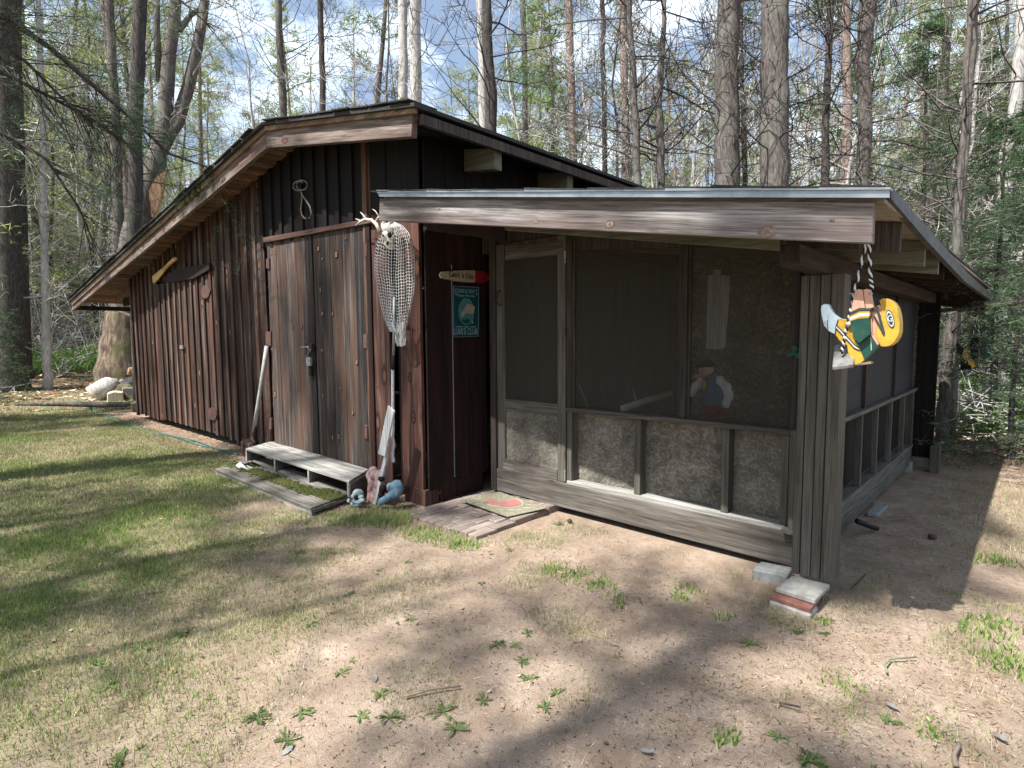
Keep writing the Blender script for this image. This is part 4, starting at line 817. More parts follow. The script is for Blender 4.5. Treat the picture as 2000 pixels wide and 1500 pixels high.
for j in range(1, nv):
    T.add([npt(-1 + 2 * i / 18, j / nv + .006 * sin(i * 2.)) for i in range(19)], .0028, 3)
for j in range(60): # gathered tail
    a = random.uniform(-1, 1); x = 778 + a * 13; T.add([pY(x, 648 + random.uniform(-20, 2) - 5 * a * a, YN - .03), pY(782 + a * 12, 662, YN - .05), pY(783 + a * 10 * random.random(), 676 + random.uniform(-4, 1), YN - .04)], .0028, 3)
T.obj('mesh_bag', 'twine', net)
T = Tubes(); H = [npt(-1, v / 30) for v in range(31)] + [npt(1, v / 30) for v in range(30, -1, -1)]; T.add(H + [H[0]], .006, 6); T.obj('hoop', 'tube', net)
YP2 = YN - .09
tube('handle', [pY(770, 580, YP2), pY(769.5, 640, YP2), pY(768, 700, YP2)], (.010, .013, .014), 'tube', net); tube('grip', [pY(768, 694, YP2), pY(767.5, 722, YP2)], .017, 'grip', net)
T = Tubes(); pts = [pY(767 + (1.0 * sin(i * 1.1) if i > 20 else 0) + i * .02, 720 + i * 6.1, YP2) for i in range(31)]; T.add(pts, [.015 + (.0035 * (i % 2) if i > 16 else 0) for i in range(31)], 8, True); T.obj('wrapped_handle', 'wrap', net)
T = Tubes(); T.add([pY(770, 582, YP2), pY(763, 600, YN - .04), pY(757, 610, YN - .03)], .006, 5); T.add([pY(770, 582, YP2), pY(779, 600, YN - .04), pY(788, 607, YN - .03)], .006, 5); T.obj('yoke', 'tube', net)
# silver board on a stake
st = thing('stake_board', pZ(730, 985, 0), 'silvery board nailed on a thin stake leaning beside the net handle', 'stake')
YS = 3.06
qY('board', [(738, 886), (751, 892), (769, 803), (757, 792)], YS, .018, 'stick', st, .002)
prism('stake', [pY(750, 888, YS + .02), pY(756, 888, YS + .02), pY(730, 1000, YS - .02), pY(725, 998, YS - .02)], (0, .022, 0), 'stick', st, .001)
# long handled tool leaning at the left of the doors, in a rust brown block
tl_ = thing('leaning_tool', pZ(493, 865, 0), 'grey handled tool with a rusty neck leaning left of the double doors', 'tool')
ya_ = yA(-7.9) - .10
T = Tubes(); T.add([pY(521, 676, ya_ + .03), pY(511, 745, ya_ - .02), pY(504, 790, ya_ - .05), pY(497, 832, ya_ - .09)], (.026, .026, .026, .024), 10, True); T.obj('handle', 'toolh', tl_)
T = Tubes(); T.add([pY(497, 830, ya_ - .09), pY(495, 845, ya_ - .10), pY(493.5, 858, ya_ - .11), pY(497, 866, ya_ - .12)], (.024, .02, .026, .03), 8, True); T.obj('iron_neck', 'iron', tl_)
cb = thing('rusty_block', pZ(483, 873, 0), 'rust brown hollow block at the left end of the door step', 'block')
P = [pZ(x, y, .19) for x, y in ((470, 862), (494, 868), (510, 852), (486, 850))]; prism('block_body', P, (0, 0, -.2), 'block', cb, .008)
for k_ in range(3): c_ = P[0].lerp(P[1], .25 + k_ * .26); blob('core_hole', [(c_ + Vector((0, -.002, -.05)), (.016, .01, .02))], 'hole', cb, .005)
# canoe paddle over the left door
pd = thing('canoe_paddle', wA(335, 530), 'small golden wooden paddle fixed slantwise over the single door', 'paddle')
v_ = Vector((0, -.10, 0))
prism('blade', [wA(x, y) + v_ for x, y in ((309, 541), (312, 538), (327, 526), (332, 524), (334, 529), (325, 541), (316, 551), (311, 554))], (0, .02, 0), 'paddle', pd, .004)
T = Tubes(); T.add([wA(331, 528) + v_ + Vector((0, .01, 0)), wA(345, 515) + v_, wA(355, 507) + v_, wA(358, 506) + v_], (.028, .030, .034, .02), 8, True); T.obj('shaft', 'paddle', pd)
# loop of rope on a nail in the gable
rp = thing('rope_loop', wA(602, 365), 'thin tan rope looped and knotted on a nail in the gable', 'rope')
v_ = Vector((0, -.075, 0)); g5 = lambda x, y: wA(560 + x / 13.64, 340 + y / 13.64) + v_
T = Tubes()
T.add([g5(*p) for p in ((545, 500), (575, 590), (560, 800), (540, 980), (570, 1120), (620, 1190), (680, 1215))], .010, 6, True)
T.add([g5(*p) for p in ((545, 500), (600, 620), (700, 760), (785, 900), (812, 1040), (805, 1170), (760, 1210))], .010, 6, True)
T.add([g5(570 + 145 * cos(a), 330 + 130 * sin(a)) for a in [2 * pi * i / 20 for i in range(21)]], .008, 5)
T.add([g5(480 + 145 * cos(a), 350 + 125 * sin(a)) for a in [2 * pi * i / 20 + 1.2 for i in range(15)]], .008, 5)
T.obj('rope', 'hemp', rp)
# signs on the side wall: float shaped sign and the club sign
XS = -4.215; s2 = lambda x, y, d=0.: pX(850 + x / 16.667, 510 + y / 16.667, XS + d)
fs = thing('float_sign', pX(905, 540, XS), 'long cream and red fishing float sign with dark script on the side wall', 'sign')
cr_ = [(150, 460), (180, 380), (260, 340), (450, 325), (750, 305), (1000, 297), (1300, 300)]; cb_ = [(1300, 695), (1000, 685), (700, 660), (450, 600), (260, 565), (180, 520)]
prism('float_body', [s2(*p, .02) for p in cr_ + cb_], (-.018, 0, 0), 'cream', fs, .002)
prism('float_tip', [s2(*p, .02) for p in [(1302, 300), (1500, 320), (1650, 370), (1780, 440), (1800, 520), (1740, 640), (1640, 690), (1500, 712), (1302, 697)]], (-.018, 0, 0), 'red_p', fs, .002)
T = Tubes(); T.add([s2(*p, .028) for p in ((235, 350), (165, 390), (140, 460), (165, 515), (205, 540))], .006, 6, True); T.obj('eye_ring', 'white', fs)
mY = Matrix(((0, 0, 1), (1, 0, 0), (0, 1, 0))).to_4x4()
c = (s2(850, 465, .022)); text('lettering', "Catch 'n Fillet", Matrix.Translation(c) @ mY @ Matrix.Rotation(radians(-1.5), 4, 'Z'), .082, 'black', fs, .001, .72, .25)
cs = thing('club_sign', pX(910, 610, XS), "dark teal sign reading GOOD OL' BOY'S LIAR'S CLUB on the side wall", 'sign')
s3 = lambda x, y, d=0.: pX(870 + x / 12.5, 550 + y / 12.5, XS + d)
prism('sign_face', [s3(*p, .015) for p in ((195, 105), (820, 140), (815, 1335), (195, 1355))], (-.012, 0, 0), 'teal', cs, .001)
for a_, b2 in (((195, 105), (820, 140)), ((195, 1355), (815, 1335)), ((200, 105), (200, 1355)), ((812, 140), (808, 1335))): tube('border_line', [s3(*a_, .016), s3(*b2, .016)], .0018, 'pale_teal', cs, 4, False)
def st_(body, x, y, size, sx=1., mat='pale_teal'): text('lettering', body, Matrix.Translation(s3(x, y, .0165)) @ mY, size, mat, cs, .0008, sx)
st_("OOD OL' BOY'", 508, 240, .052, .66); st_('G', 258, 255, .085, .62); st_('S', 762, 270, .085, .62); st_('Chapter Wisconsin', 505, 345, .034, .85); st_("HUNTING  FISHING  CAMPING", 505, 1105, .022, .9); st_("LIAR'S CLUB", 505, 1225, .088, .66)
oc = s3(510, 730, .0160); prism('picture_oval', ellipse(oc, s3(690, 740, .016) - oc, s3(510, 410, .016) - oc), (-.0005, 0, 0), 'seafoam', cs)
T = Tubes(); E_ = ellipse(oc + Vector((.001, 0, 0)), s3(690, 740, .016) - oc, s3(510, 410, .016) - oc); T.add(E_ + [E_[0]], .0016, 4); T.obj('oval_rim', 'pale_teal', cs)
prism('fish_body', [s3(*p, .0175) for p in ((380, 820), (400, 740), (470, 690), (480, 610), (540, 540), (640, 560), (720, 610), (710, 680), (690, 780), (600, 790), (520, 760), (470, 800), (440, 860), (400, 850))], (-.0008, 0, 0), 'cream', cs)
prism('fish_gill', [s3(*p, .0182) for p in ((540, 620), (600, 640), (640, 700), (600, 730), (550, 700))], (-.0005, 0, 0), 'pale_teal', cs)
prism('weed_print', [s3(*p, .0172) for p in ((380, 920), (450, 935), (520, 900), (600, 940), (580, 1010), (500, 1030), (420, 990))], (-.0005, 0, 0), 'teal', cs)
prism('lure_print', [s3(*p, .0172) for p in ((640, 920), (670, 950), (680, 1020), (640, 1025), (645, 970))], (-.0005, 0, 0), 'pale_teal', cs)
# figurines by the step
gz = lambda x, y, z=0.: pZ(x, y, z)
def F(x, y, Y): return pY(660 + x / 12.5, 900 + y / 12.5, Y)
f1 = thing('skull_figurine', gz(697, 988), 'small pale grey skull figurine in the grass at the corner of the step', 'figurine')
blob('head', [(F(490, 810, 2.93), (.058, .055, .052)), (F(380, 870, 2.90), .028), (F(560, 880, 2.90), (.03, .03, .02))], 'turq', f1, .006); blob('mouth', [(F(455, 905, 2.875), (.036, .02, .03))], 'hole', f1, .005)
blob('body', [(F(310, 970, 2.9), (.04, .04, .03)), (F(400, 990, 2.87), (.025, .025, .03)), (F(480, 1010, 2.86), (.04, .03, .018)), (F(580, 960, 2.89), (.04, .03, .022)), (F(440, 1060, 2.9), (.07, .05, .03))], 'turq', f1, .006)
f2 = thing('pink_figurine', gz(735, 985), 'pink and white plaster gnome-like figurine standing behind the leaning stake', 'figurine')
blob('body', [(F(860, 250, 3.10), (.05, .05, .05)), (F(800, 360, 3.1), (.055, .05, .06)), (F(900, 350, 3.1), (.05, .05, .06)), (F(1090, 300, 3.1), (.035, .035, .045)), (F(1070, 250, 3.1), (.045, .03, .02)), (F(850, 520, 3.1), (.055, .05, .09)), (F(1060, 570, 3.1), (.05, .04, .03)), (F(990, 600, 3.1), (.05, .04, .04)), (F(830, 700, 3.1), (.045, .05, .09)), (F(960, 780, 3.1), (.045, .04, .07)), (F(850, 900, 3.1), (.06, .06, .09)), (F(920, 1000, 3.09), (.06, .05, .08)), (F(980, 420, 3.12), (.08, .05, .08))], 'pink', f2, .008)
blob('face', [(F(1090, 680, 3.06), (.045, .03, .045)), (F(1060, 440, 3.07), (.04, .03, .03)), (F(1060, 820, 3.08), (.05, .03, .04))], 'darkred', f2, .008)
f3 = thing('blue_figurine', gz(765, 988), 'mottled blue curled lizard-like figurine lying against the sill of the corner', 'figurine')
blob('body', [(F(1440, 560, 3.12), (.05, .05, .04)), (F(1380, 620, 3.10), (.05, .05, .05)), (F(1480, 660, 3.12), (.045, .05, .06)), (F(1450, 770, 3.10), (.05, .05, .05)), (F(1350, 830, 3.08), (.05, .05, .045)), (F(1260, 880, 3.06), (.045, .045, .04)), (F(1170, 930, 3.04), (.04, .04, .037)), (F(1090, 980, 3.02), (.04, .04, .037)), (F(1050, 1020, 3.01), (.028, .03, .035)), (F(1260, 620, 3.07), (.03, .03, .035)), (F(1300, 690, 3.08), (.025, .03, .05))], 'blue', f3, .007)
blob('snout', [(F(1235, 650, 3.045), (.012, .02, .03))], 'turq', f3, .004)
# green hose along the shed
T = Tubes()
for off in (0, .05): T.add([Vector((X, 3.02 - .25 * sin((X + 17) * .45) * (.5 + off * 4) - off + .03 * sin(X * 3.1 + off * 50), float(height(X, 3.)) + .012 + .02 * max(0, sin(X * 1.7)))) for X in np.arange(-18.5, -8.0, .15)], .010, 6)
o = T.obj('garden_hose', 'hose'); tag(o, 'thin green garden hose lying in the grass along the shed wall', 'hose')
# things seen dimly through the screens
Yi = 4.42; z1 = lambda x, y: pY(1080 + x / 3.333, 440 + y / 3.333, Yi)
o = prism('hanging_board', [z1(*p) for p in ((1045, 285), (1090, 290), (1088, 325), (1148, 330), (1140, 500), (1130, 650), (1118, 795), (1070, 812), (995, 800), (1000, 600), (1010, 322), (1048, 322))], (0, .015, 0), 'stick', None, .002); tag(o, 'scuffed pale board with a short neck hanging behind the right hand screen', 'hanging board')
sn = thing('seated_fisherman_statue', pY(1385, 800, 4.75), 'statue of a small man in a blue vest and white sleeves behind the screen', 'statue')
z2 = lambda x, y, Y=4.75: pY(1080 + x / 4, 640 + y / 4, Y)
blob('vest', [(z2(1240, 440), (.085, .08, .10)), (z2(1270, 520), (.10, .09, .11)), (z2(1250, 570), (.10, .09, .06))], 'vest', sn, .012)
blob('sleeve', [(z2(1300, 420), (.05, .05, .055)), (z2(1350, 470), (.05, .05, .06)), (z2(1370, 530), (.045, .05, .06)), (z2(1350, 590), (.04, .05, .05))], 'white', sn, .012)
blob('sleeve', [(z2(1160, 420), (.045, .05, .05)), (z2(1120, 460), (.045, .05, .05)), (z2(1085, 505), (.045, .05, .045))], 'white', sn, .012)
blob('hand', [(z2(1130, 380, 4.70), (.035, .03, .018))], 'skin', sn, .008); blob('head', [(z2(1195, 330), (.065, .065, .08)), (z2(1190, 380), (.03, .03, .04))], 'skin', sn, .01)
blob('cap', [(z2(1200, 285), (.075, .07, .04)), (z2(1150, 300, 4.70), (.05, .05, .015))], 'darkred', sn, .01); blob('scarf', [(z2(1180, 450, 4.66), (.025, .02, .05))], 'yellow', sn, .008)
blob('trousers', [(z2(1250, 660), (.12, .10, .08)), (z2(1200, 720, 4.65), (.07, .1, .06)), (z2(1300, 720, 4.65), (.07, .1, .06))], 'red_p', sn, .014)
T = Tubes(); T.add([pY(1216, 798, 4.10), pY(1262, 783, 4.6), pY(1308, 768, 5.2)], (.028, .03, .03), 12, True); tag(T.obj('wooden_pole', 'cut'), 'pale round wooden pole end resting on the sill behind the left screen', 'pole')
T = Tubes(); T.add([pY(1131, 752, 4.3), pY(1148, 796, 4.2)], .006, 5, True); tag(T.obj('thin_rod', 'stick'), 'thin pale rod leaning low behind the left screen by the door', 'rod')
T = Tubes(); T.add([pY(1236, 760, 4.4), pY(1242, 782, 4.3)], .005, 5, True); tag(T.obj('thin_rod', 'stick'), 'short thin rod behind the screen just above the wooden pole', 'rod')
c = pY(1552, 690, 4.02); o = blob('green_trinket', [(c + Vector((0, 0, .03)), (.022, .01, .028)), (c + Vector((-.028, 0, -.012)), (.026, .01, .022)), (c + Vector((.026, 0, -.014)), (.024, .01, .024)), (c, .014)], 'green', None, .005); tag(o, 'small green clover shaped trinket beside the corner post', 'trinket')
# log pile beyond the left corner
def PL(px, py, d): r = ray(px, py); h = math.hypot(r.x, r.y); return C0 + r * (d / h)
DL = 18.6
T = Tubes(); T.add([PL(181, 772, DL), PL(208, 756, DL + .1), PL(240, 737, DL + .2)], (.25, .245, .24), 14, True); lg = T.obj('birch_log', 'b_pale'); lg.data.materials.append(M['cut']); [setattr(f, 'material_index', 1) for f in lg.data.polygons if len(f.vertices) > 4]; tag(lg, 'thick white barked log lying on a slope beyond the left end of shed', 'log')
def block_at(name, pts, d, th, mat, label, cat):
    P = [PL(x, y, d) for x, y in pts]; r = ray(240, 760); e = Vector((r.x, r.y, 0)).normalized() * th
    return tag(prism(name, P, e, mat, None, .02), label, cat)
block_at('cut_block', [(209, 769), (221, 765), (241, 766), (242, 786), (222, 790), (209, 788)], 18.0, .4, 'cut', 'pale square cut log block standing in front of white log', 'log block')
block_at('concrete_chunk', [(238, 757), (268, 757), (270, 784), (240, 786)], 18.4, .4, 'concg', 'grey block leaning at the shed corner under the split pieces', 'block')
block_at('low_block', [(255, 787), (272, 786), (272, 806), (257, 803)], 15.2, .3, 'rafter', 'low brownish block on the ground at the corner of the shed', 'block')
o = block_at('split_wood', [(232, 744), (245, 735), (266, 734), (268, 748), (258, 745), (246, 758), (236, 750)], 18.5, .5, 'b_pale', 'pale split pieces piled between white log and the shed', 'split wood')
T = Tubes()
for k_ in range(5): T.add([PL(250 + k_ * 3, 732 - k_ % 2 * 2, 18.6), PL(255 + k_ * 3, 722, 18.6), PL(262 + k_ * 2, 716 + k_, 18.7)], (.12, .10, .03), 7, True)
tag(T.obj('root_stump', 'rot'), 'reddish rotten root pieces on top of pile by the shed', 'stump')
T = Tubes(); T.add([PL(30, 790, 17.0), PL(120, 789, 16.8), PL(200, 791, 16.4), PL(245, 790, 16.), PL(270, 784, 15.6)], (.03, .06, .07, .06, .04), 7, True); tag(T.obj('fallen_pole', 'b_grey'), 'long thin fallen pole lying across the lawn edge left of shed', 'fallen branch')
# sticks and stones in the yard
def stick(pts, r, label, mat='twig'):
    T = Tubes(); T.add([pZ(x, y, .012 + .01 * (i % 2)) for i, (x, y) in enumerate(pts)], [r * (1 - .5 * i / len(pts)) for i in range(len(pts))], 6, True); tag(T.obj('stick', mat), label, 'stick')
stick([(1868, 1497), (1863, 1475), (1872, 1458), (1874, 1450)], .010, 'crooked grey stick at the lower right edge of the yard')
stick([(1733, 1314), (1728, 1298), (1740, 1287), (1790, 1283)], .006, 'greenish curved twig lying on the needles at the right', 'fern_stem')
stick([(1520, 1372), (1560, 1380)], .005, 'short dark twig on the sand in the right foreground', 'b_dark')
stick([(790, 1360), (850, 1345), (900, 1340)], .005, 'thin brown twig lying on bare sand in the middle foreground')
stick([(1690, 1122), (1662, 1150)], .006, 'dark twig by the porch post in the shadow', 'b_dark')
for i, (x, y, r) in enumerate(((1112, 1017, .022), (1820, 1048, .03))):
    c = pZ(x, y, .012); o = blob('pine_cone', [(c, (r, r, r * .8)), (c + Vector((.012, 0, 0)), (r * .8, r * .9, r * .7))], 'block', None, .006); tag(o, ('brown pine cone on the sand right of the paver landing', 'dark pine cone in the shadow right of the corner post')[i], 'pine cone')
for i, (x, y) in enumerate(((1743, 1379), (1263, 1466), (1955, 1440), (562, 1466), (732, 1325))):
    c = pZ(x, y, .008); a = random.uniform(0, 3); u = Vector((cos(a), sin(a), .1)) * .028; v = Vector((-sin(a), cos(a), 0)) * .012
    o = prism('dry_leaf', [c - u, c - u * .3 + v, c + u * .5 + v * .8, c + u * 1.1, c + u * .4 - v, c - u * .4 - v * .9], (0, 0, .003), 'plate', None); tag(o, ('silver grey leaf on the needles at lower right', 'pale curled leaf at the bottom edge right of centre', 'pale leaf near the right edge low down', 'pale leaf in the weeds at the bottom left', 'white speck of leaf amid weeds in the middle foreground')[i], 'leaf')
# rosette weeds
def weed_mesh(seed):
    R = random.Random(seed); vs = []; fs = []; rn = []
    for k_ in range(R.randint(11, 18)):
        a = R.uniform(0, 2 * pi); L_ = R.uniform(.035, .10); w = R.uniform(.006, .011); rise = R.uniform(.05, .5); n_ = 9; b0 = len(vs); q = R.random(); bend = R.uniform(-.5, .5); tw = R.uniform(-.4, .4)
        for i in range(n_ + 1):
            t_ = i / n_; r_ = L_ * t_; aa = a + bend * t_; z = L_ * rise * sin(t_ * 2.3) * .6 + .004; ww = w * (.25 + 1.1 * t_ ** .8) * (1 if t_ < .85 else .45) * (1.15 if i % 2 else .40)
            c = Vector((cos(aa) * r_, sin(aa) * r_, z)); s = Vector((-sin(aa), cos(aa), .35 + tw)) * ww; s2_ = Vector((sin(aa), -cos(aa), .35 - tw)) * ww; vs += [c + s, c, c + s2_]; rn += [q] * 3
        for i in range(n_):
            j = b0 + i * 3; fs += [(j, j + 1, j + 4, j + 3), (j + 1, j + 2, j + 5, j + 4)]
    me = mesh('rosette_weed', vs, fs); at_ = me.attributes.new('rnd', 'FLOAT', 'POINT'); at_.data.foreach_set('value', rn); me.materials.append(M['weed']); return me
WM = [weed_mesh(i) for i in range(6)]
spots = [(1090, 1022, .9, 'leafy green weed at the front edge of the paver landing'), (1168, 1140, .9, 'leafy weed in the grass midway along the porch base board'), (995, 1072, .8, 'spiky weed on the sand just in front of the pavers'), (1560, 1232, .8, 'small bright weed in front of the brick under the post'), (1608, 1232, .7, 'bright weed just right of the red brick'), (1465, 1255, .9, 'green rosette weed left of the brick, on open sand'), (1582, 1487, 1.1, 'bright green weed at the bottom edge right of centre'),
    (865, 1388, 1.3, 'big broad leaved weed cluster in the middle foreground'), (760, 1400, 1.3, 'dark leaved rosette weed left of the big weed cluster'), (745, 1355, 1.0, 'small rosette weed above the dark leaved one'), (1088, 1355, .8, 'lone green rosette on sand in the centre foreground'), (1062, 1380, .7, 'little spiky weed beside the lone green rosette'), (500, 1405, 1.1, 'spreading narrow leaved weed on the left foreground sand'), (588, 1398, .9, 'light green weed right of the spreading one'), (560, 1450, 1.3, 'large grey green weed near the bottom left'), (205, 1345, 1.3, 'large bluish green weed in the lower left grass'), (180, 1298, 1.1, 'fresh green weed above the bluish one at lower left'), (275, 1270, 1.1, 'flat light weed in the left lawn'), (355, 1240, 1.0, 'spreading weed at the edge of the left lawn'), (800, 1215, .7, 'small dark weed on the shaded sand below the pavers'), (680, 1165, .7, 'small weed on the sand below the step'), (605, 1225, .8, 'grey green weed at the edge of the sandy patch'), (240, 1490, 1.2, 'pale green weed at the bottom edge on the left'), (1520, 1440, .7, 'tiny weed on sand at lower right'), (1740, 1405, .8, 'weed beside the silver grey leaf'), (890, 1420, 1.0, 'weed just below the big weed cluster')]
for i, (x, y, s_, lab) in enumerate(spots):
    o = bpy.data.objects.new('rosette_weed', WM[i % 6]); COL.objects.link(o); p = pZ(x, y); o.location = (p.x, p.y, float(height(p.x, p.y))); o.rotation_euler = (0, 0, random.uniform(0, 6)); o.scale = (min(s_, 1.1) * .66,) * 3; tag(o, lab, 'weed')
for i in range(70):
    X = random.uniform(-9, .6); Y = random.uniform(.2, 3.2)
    if Y > 2.6 and X < -3: continue
    o = bpy.data.objects.new('rosette_weed', WM[i % 6]); COL.objects.link(o); o.location = (X, Y, float(height(X, Y)) - .003); o.rotation_euler = (0, 0, random.uniform(0, 6)); o.scale = (random.uniform(.3, .62),) * 3
    tag(o, 'very small green weed scattered over the yard', 'weed', 'small weeds scattered over the yard')
#==PART4==
# ------------------------------------------------------------------ woodland
def grow(T, p, d, L_, r, lvl, R, nseg=4, wob=.22, up=.12, kids=(5, 4), tips=None, rmin=.004):
    pts = [p]; q = p; dd = d.copy()
    for i in range(nseg):
        dd = (dd + Vector((R.gauss(0, wob), R.gauss(0, wob), R.gauss(up, wob)))).normalized(); q = q + dd * (L_ / nseg); pts.append(q)
    rad = [max(rmin, r * (1 - .8 * i / nseg)) for i in range(nseg + 1)]
    T.add(pts, rad, 4 if r > .03 else 3)
    if lvl > 0:
        for k in range(kids[0] if lvl > 1 or len(kids) < 2 else kids[1]):
            t_ = R.uniform(.2, 1) * nseg; i = min(int(t_), nseg - 1); b = pts[i].lerp(pts[i + 1], t_ - i); ax = (pts[i + 1] - pts[i]).normalized()
            s = ax.cross(Vector((R.gauss(0, 1), R.gauss(0, 1), R.gauss(0, 1)))).normalized(); nd = (ax * R.uniform(.3, .9) + s * R.uniform(.5, 1)).normalized()
            grow(T, b, nd, L_ * R.uniform(.25, .55), rad[i] * .55, lvl - 1, R, 3 if lvl > 1 else 2, wob, up, kids, tips, rmin)
    if tips is not None and lvl <= 1: tips += pts[1:]
def trunk_pts(H, R, wob=.05, n=9, lean=(0, 0)):
    x = y = 0.; P = []
    for i in range(n + 1):
        t_ = i / n; P.append(Vector((x + lean[0] * H * t_, y + lean[1] * H * t_, H * t_))); x += R.gauss(0, wob); y += R.gauss(0, wob)
    return P
def along(P, t_):
    u = t_ * (len(P) - 1); i = min(int(u), len(P) - 2); return P[i].lerp(P[i + 1], u - i)
def needles(centres, R_, size, per, w, droop=0., flat=1.):
    c = np.array([tuple(q) for q in centres]); n = len(c); c = np.repeat(c, per, 0) + R_.normal(0, size * .45, (n * per, 3)) * [1, 1, flat]
    a = R_.normal(0, 1, (n * per, 3)); a[:, 2] = a[:, 2] * flat + .15 - droop; a /= np.linalg.norm(a, axis=1)[:, None]; b = np.cross(a, R_.normal(0, 1, a.shape)); b /= np.linalg.norm(b, axis=1)[:, None]
    L_ = R_.uniform(.6, 1.2, (n * per, 1)) * size; V = np.stack([c - b * w / 2, c + b * w / 2, c + a * L_], 1); return V
class TreeKind: pass
def make_tree(kind, seed, H=None):
    """returns (wood mesh, crown mesh or None), standing at the origin"""
    R = random.Random(seed); RR = np.random.default_rng(seed); T = Tubes(); TT = Tubes(); tips = []
    if kind == 'bare':
        H = H or R.uniform(11, 15); P = trunk_pts(H, R, .16, 10); r = R.uniform(.07, .11)
        T.add(P, [r * (1.25 if i == 0 else 1) * (1 - .85 * i / 10) for i in range(11)], 7)
        for k in range(36):
            t_ = R.uniform(.12, .98); a = R.uniform(0, 2 * pi); el = R.uniform(.1, .9)
            grow(TT, along(P, t_), Vector((cos(a), sin(a), el)).normalized(), R.uniform(1.6, 3.6) * (1.15 - t_ * .7), .032 * (1.1 - t_), 2, R, 5, .2, .08, (5, 3), None, .0075)
    elif kind == 'deadpine':            # straight, many thin dead side branches, tuft crown high up
        H = H or R.uniform(17, 21); P = trunk_pts(H, R, .06, 9); r = R.uniform(.12, .17)
        T.add(P, [r * (1.2 if i == 0 else 1) * (1 - .75 * i / 9) for i in range(10)], 8)
        for k in range(46):
            t_ = R.uniform(.10, .55); a = R.uniform(0, 2 * pi); grow(TT, along(P, t_), Vector((cos(a), sin(a), R.uniform(-.25, .3))).normalized(), R.uniform(.8, 2.6), .016, 1, R, 4, .13, .03, (4, 4), None, .006)
        for k in range(34):
            t_ = R.uniform(.48, 1.); a = R.uniform(0, 2 * pi); tp = []
            grow(TT, along(P, t_), Vector((cos(a), sin(a), R.uniform(.05, .6))).normalized(), R.uniform(1.3, 3.4) * (1.25 - t_), .025, 1, R, 4, .15, .06, (5, 5), tp, .007); tips += tp
    elif kind == 'young':               # young white pine, soft layered branches
        H = H or R.uniform(7, 10); P = trunk_pts(H, R, .05, 7); r = .07
        T.add(P, [r * (1 - .85 * i / 7) for i in range(8)], 6)
        for k in range(54):
            t_ = R.uniform(.12, 1.); a = R.uniform(0, 2 * pi); tp = []
            grow(TT, along(P, t_), Vector((cos(a), sin(a), R.uniform(.0, .45))).normalized(), R.uniform(1.2, 2.5) * (1.15 - t_ * .85), .018, 1, R, 4, .14, .05, (4, 4), tp, .006); tips += tp[1:]
    elif kind == 'fir':
        H = H or R.uniform(6, 9); P = trunk_pts(H, R, .03, 7); r = .08
        T.add(P, [r * (1 - .88 * i / 7) for i in range(8)], 6)
        for k in range(110):
            t_ = R.uniform(.05, 1.); a = R.uniform(0, 2 * pi); tp = []
            grow(TT, along(P, t_), Vector((cos(a), sin(a), R.uniform(-.2, .12))).normalized(), R.uniform(1.2, 2.3) * (1.08 - t_ * .9), .014, 1, R, 4, .10, -.03, (5, 5), tp, .004); tips += tp
    elif kind == 'sapling':
        H = H or R.uniform(3.5, 6); P = trunk_pts(H, R, .12, 6); T.add(P, [.028 * (1 - .8 * i / 6) for i in range(7)], 4)
        for k in range(14):
            t_ = R.uniform(.2, .98); a = R.uniform(0, 2 * pi); grow(TT, along(P, t_), Vector((cos(a), sin(a), R.uniform(.3, 1))).normalized(), R.uniform(.6, 1.5), .010, 1, R, 4, .18, .1, (4, 4), None, .0045)
    crown = None
    if tips:
        if kind == 'fir': V = needles(tips, RR, .13, 9, .022, .05, .45)
        elif kind == 'young': V = needles(tips, RR, .17, 11, .020, 0, .8)
        else: V = needles(tips, RR, .22, 12, .028, 0, .8)
        crown = soup('crown', V, None, rnd=RR.random(len(V))) if False else None
        me = bpy.data.meshes.new('crown'); n = len(V); me.vertices.add(n * 3); me.vertices.foreach_set('co', V.reshape(-1).astype(np.float32)); me.loops.add(n * 3); me.loops.foreach_set('vertex_index', np.arange(n * 3)); me.polygons.add(n); me.polygons.foreach_set('loop_start', np.arange(n) * 3); me.update(calc_edges=True)
        at_ = me.attributes.new('rnd', 'FLOAT', 'POINT'); at_.data.foreach_set('value', np.repeat(RR.random(n), 3).astype(np.float32)); crown = me
    tm = T.mesh('trunk'); tm.shade_smooth(); bmh = TT.mesh('branches') if TT.v else None
    return tm, bmh, crown
protos = {}
def proto(kind, i, mats):
    key = (kind, i, mats)
    if key not in protos:
        base = (kind, i)
        if base not in protos: protos[base] = make_tree(kind, 100 + i * 7 + len(kind))
        tm, bmh, cr = protos[base]; a = tm.copy(); a.materials.append(M[mats[0]]); b = None; c = None
        if bmh: b = bmh.copy(); b.materials.append(M[mats[1]])
        if cr: c = cr.copy(); c.materials.append(M[mats[2]])
        protos[key] = (a, b, c)
    return protos[key]
def plant(name, kind, i, mats, loc, rz, sc, label, cat='tree', group=None, tilt=(0, 0)):
    a, b, c = proto(kind, i, mats); e = bpy.data.objects.new(name, None); COL.objects.link(e); e.location = (loc.x, loc.y, float(height(loc.x, loc.y)) - .05)
    e.rotation_euler = (tilt[0], tilt[1], rz); e.scale = (sc,) * 3; tag(e, label, cat, group)
    for nm, me in (('trunk', a), ('branches', b), ('crown', c)):
        if me:
            o = bpy.data.objects.new(nm, me); COL.objects.link(o); o.parent = e
            if nm != 'trunk': o['kind'] = 'stuff'
    return e
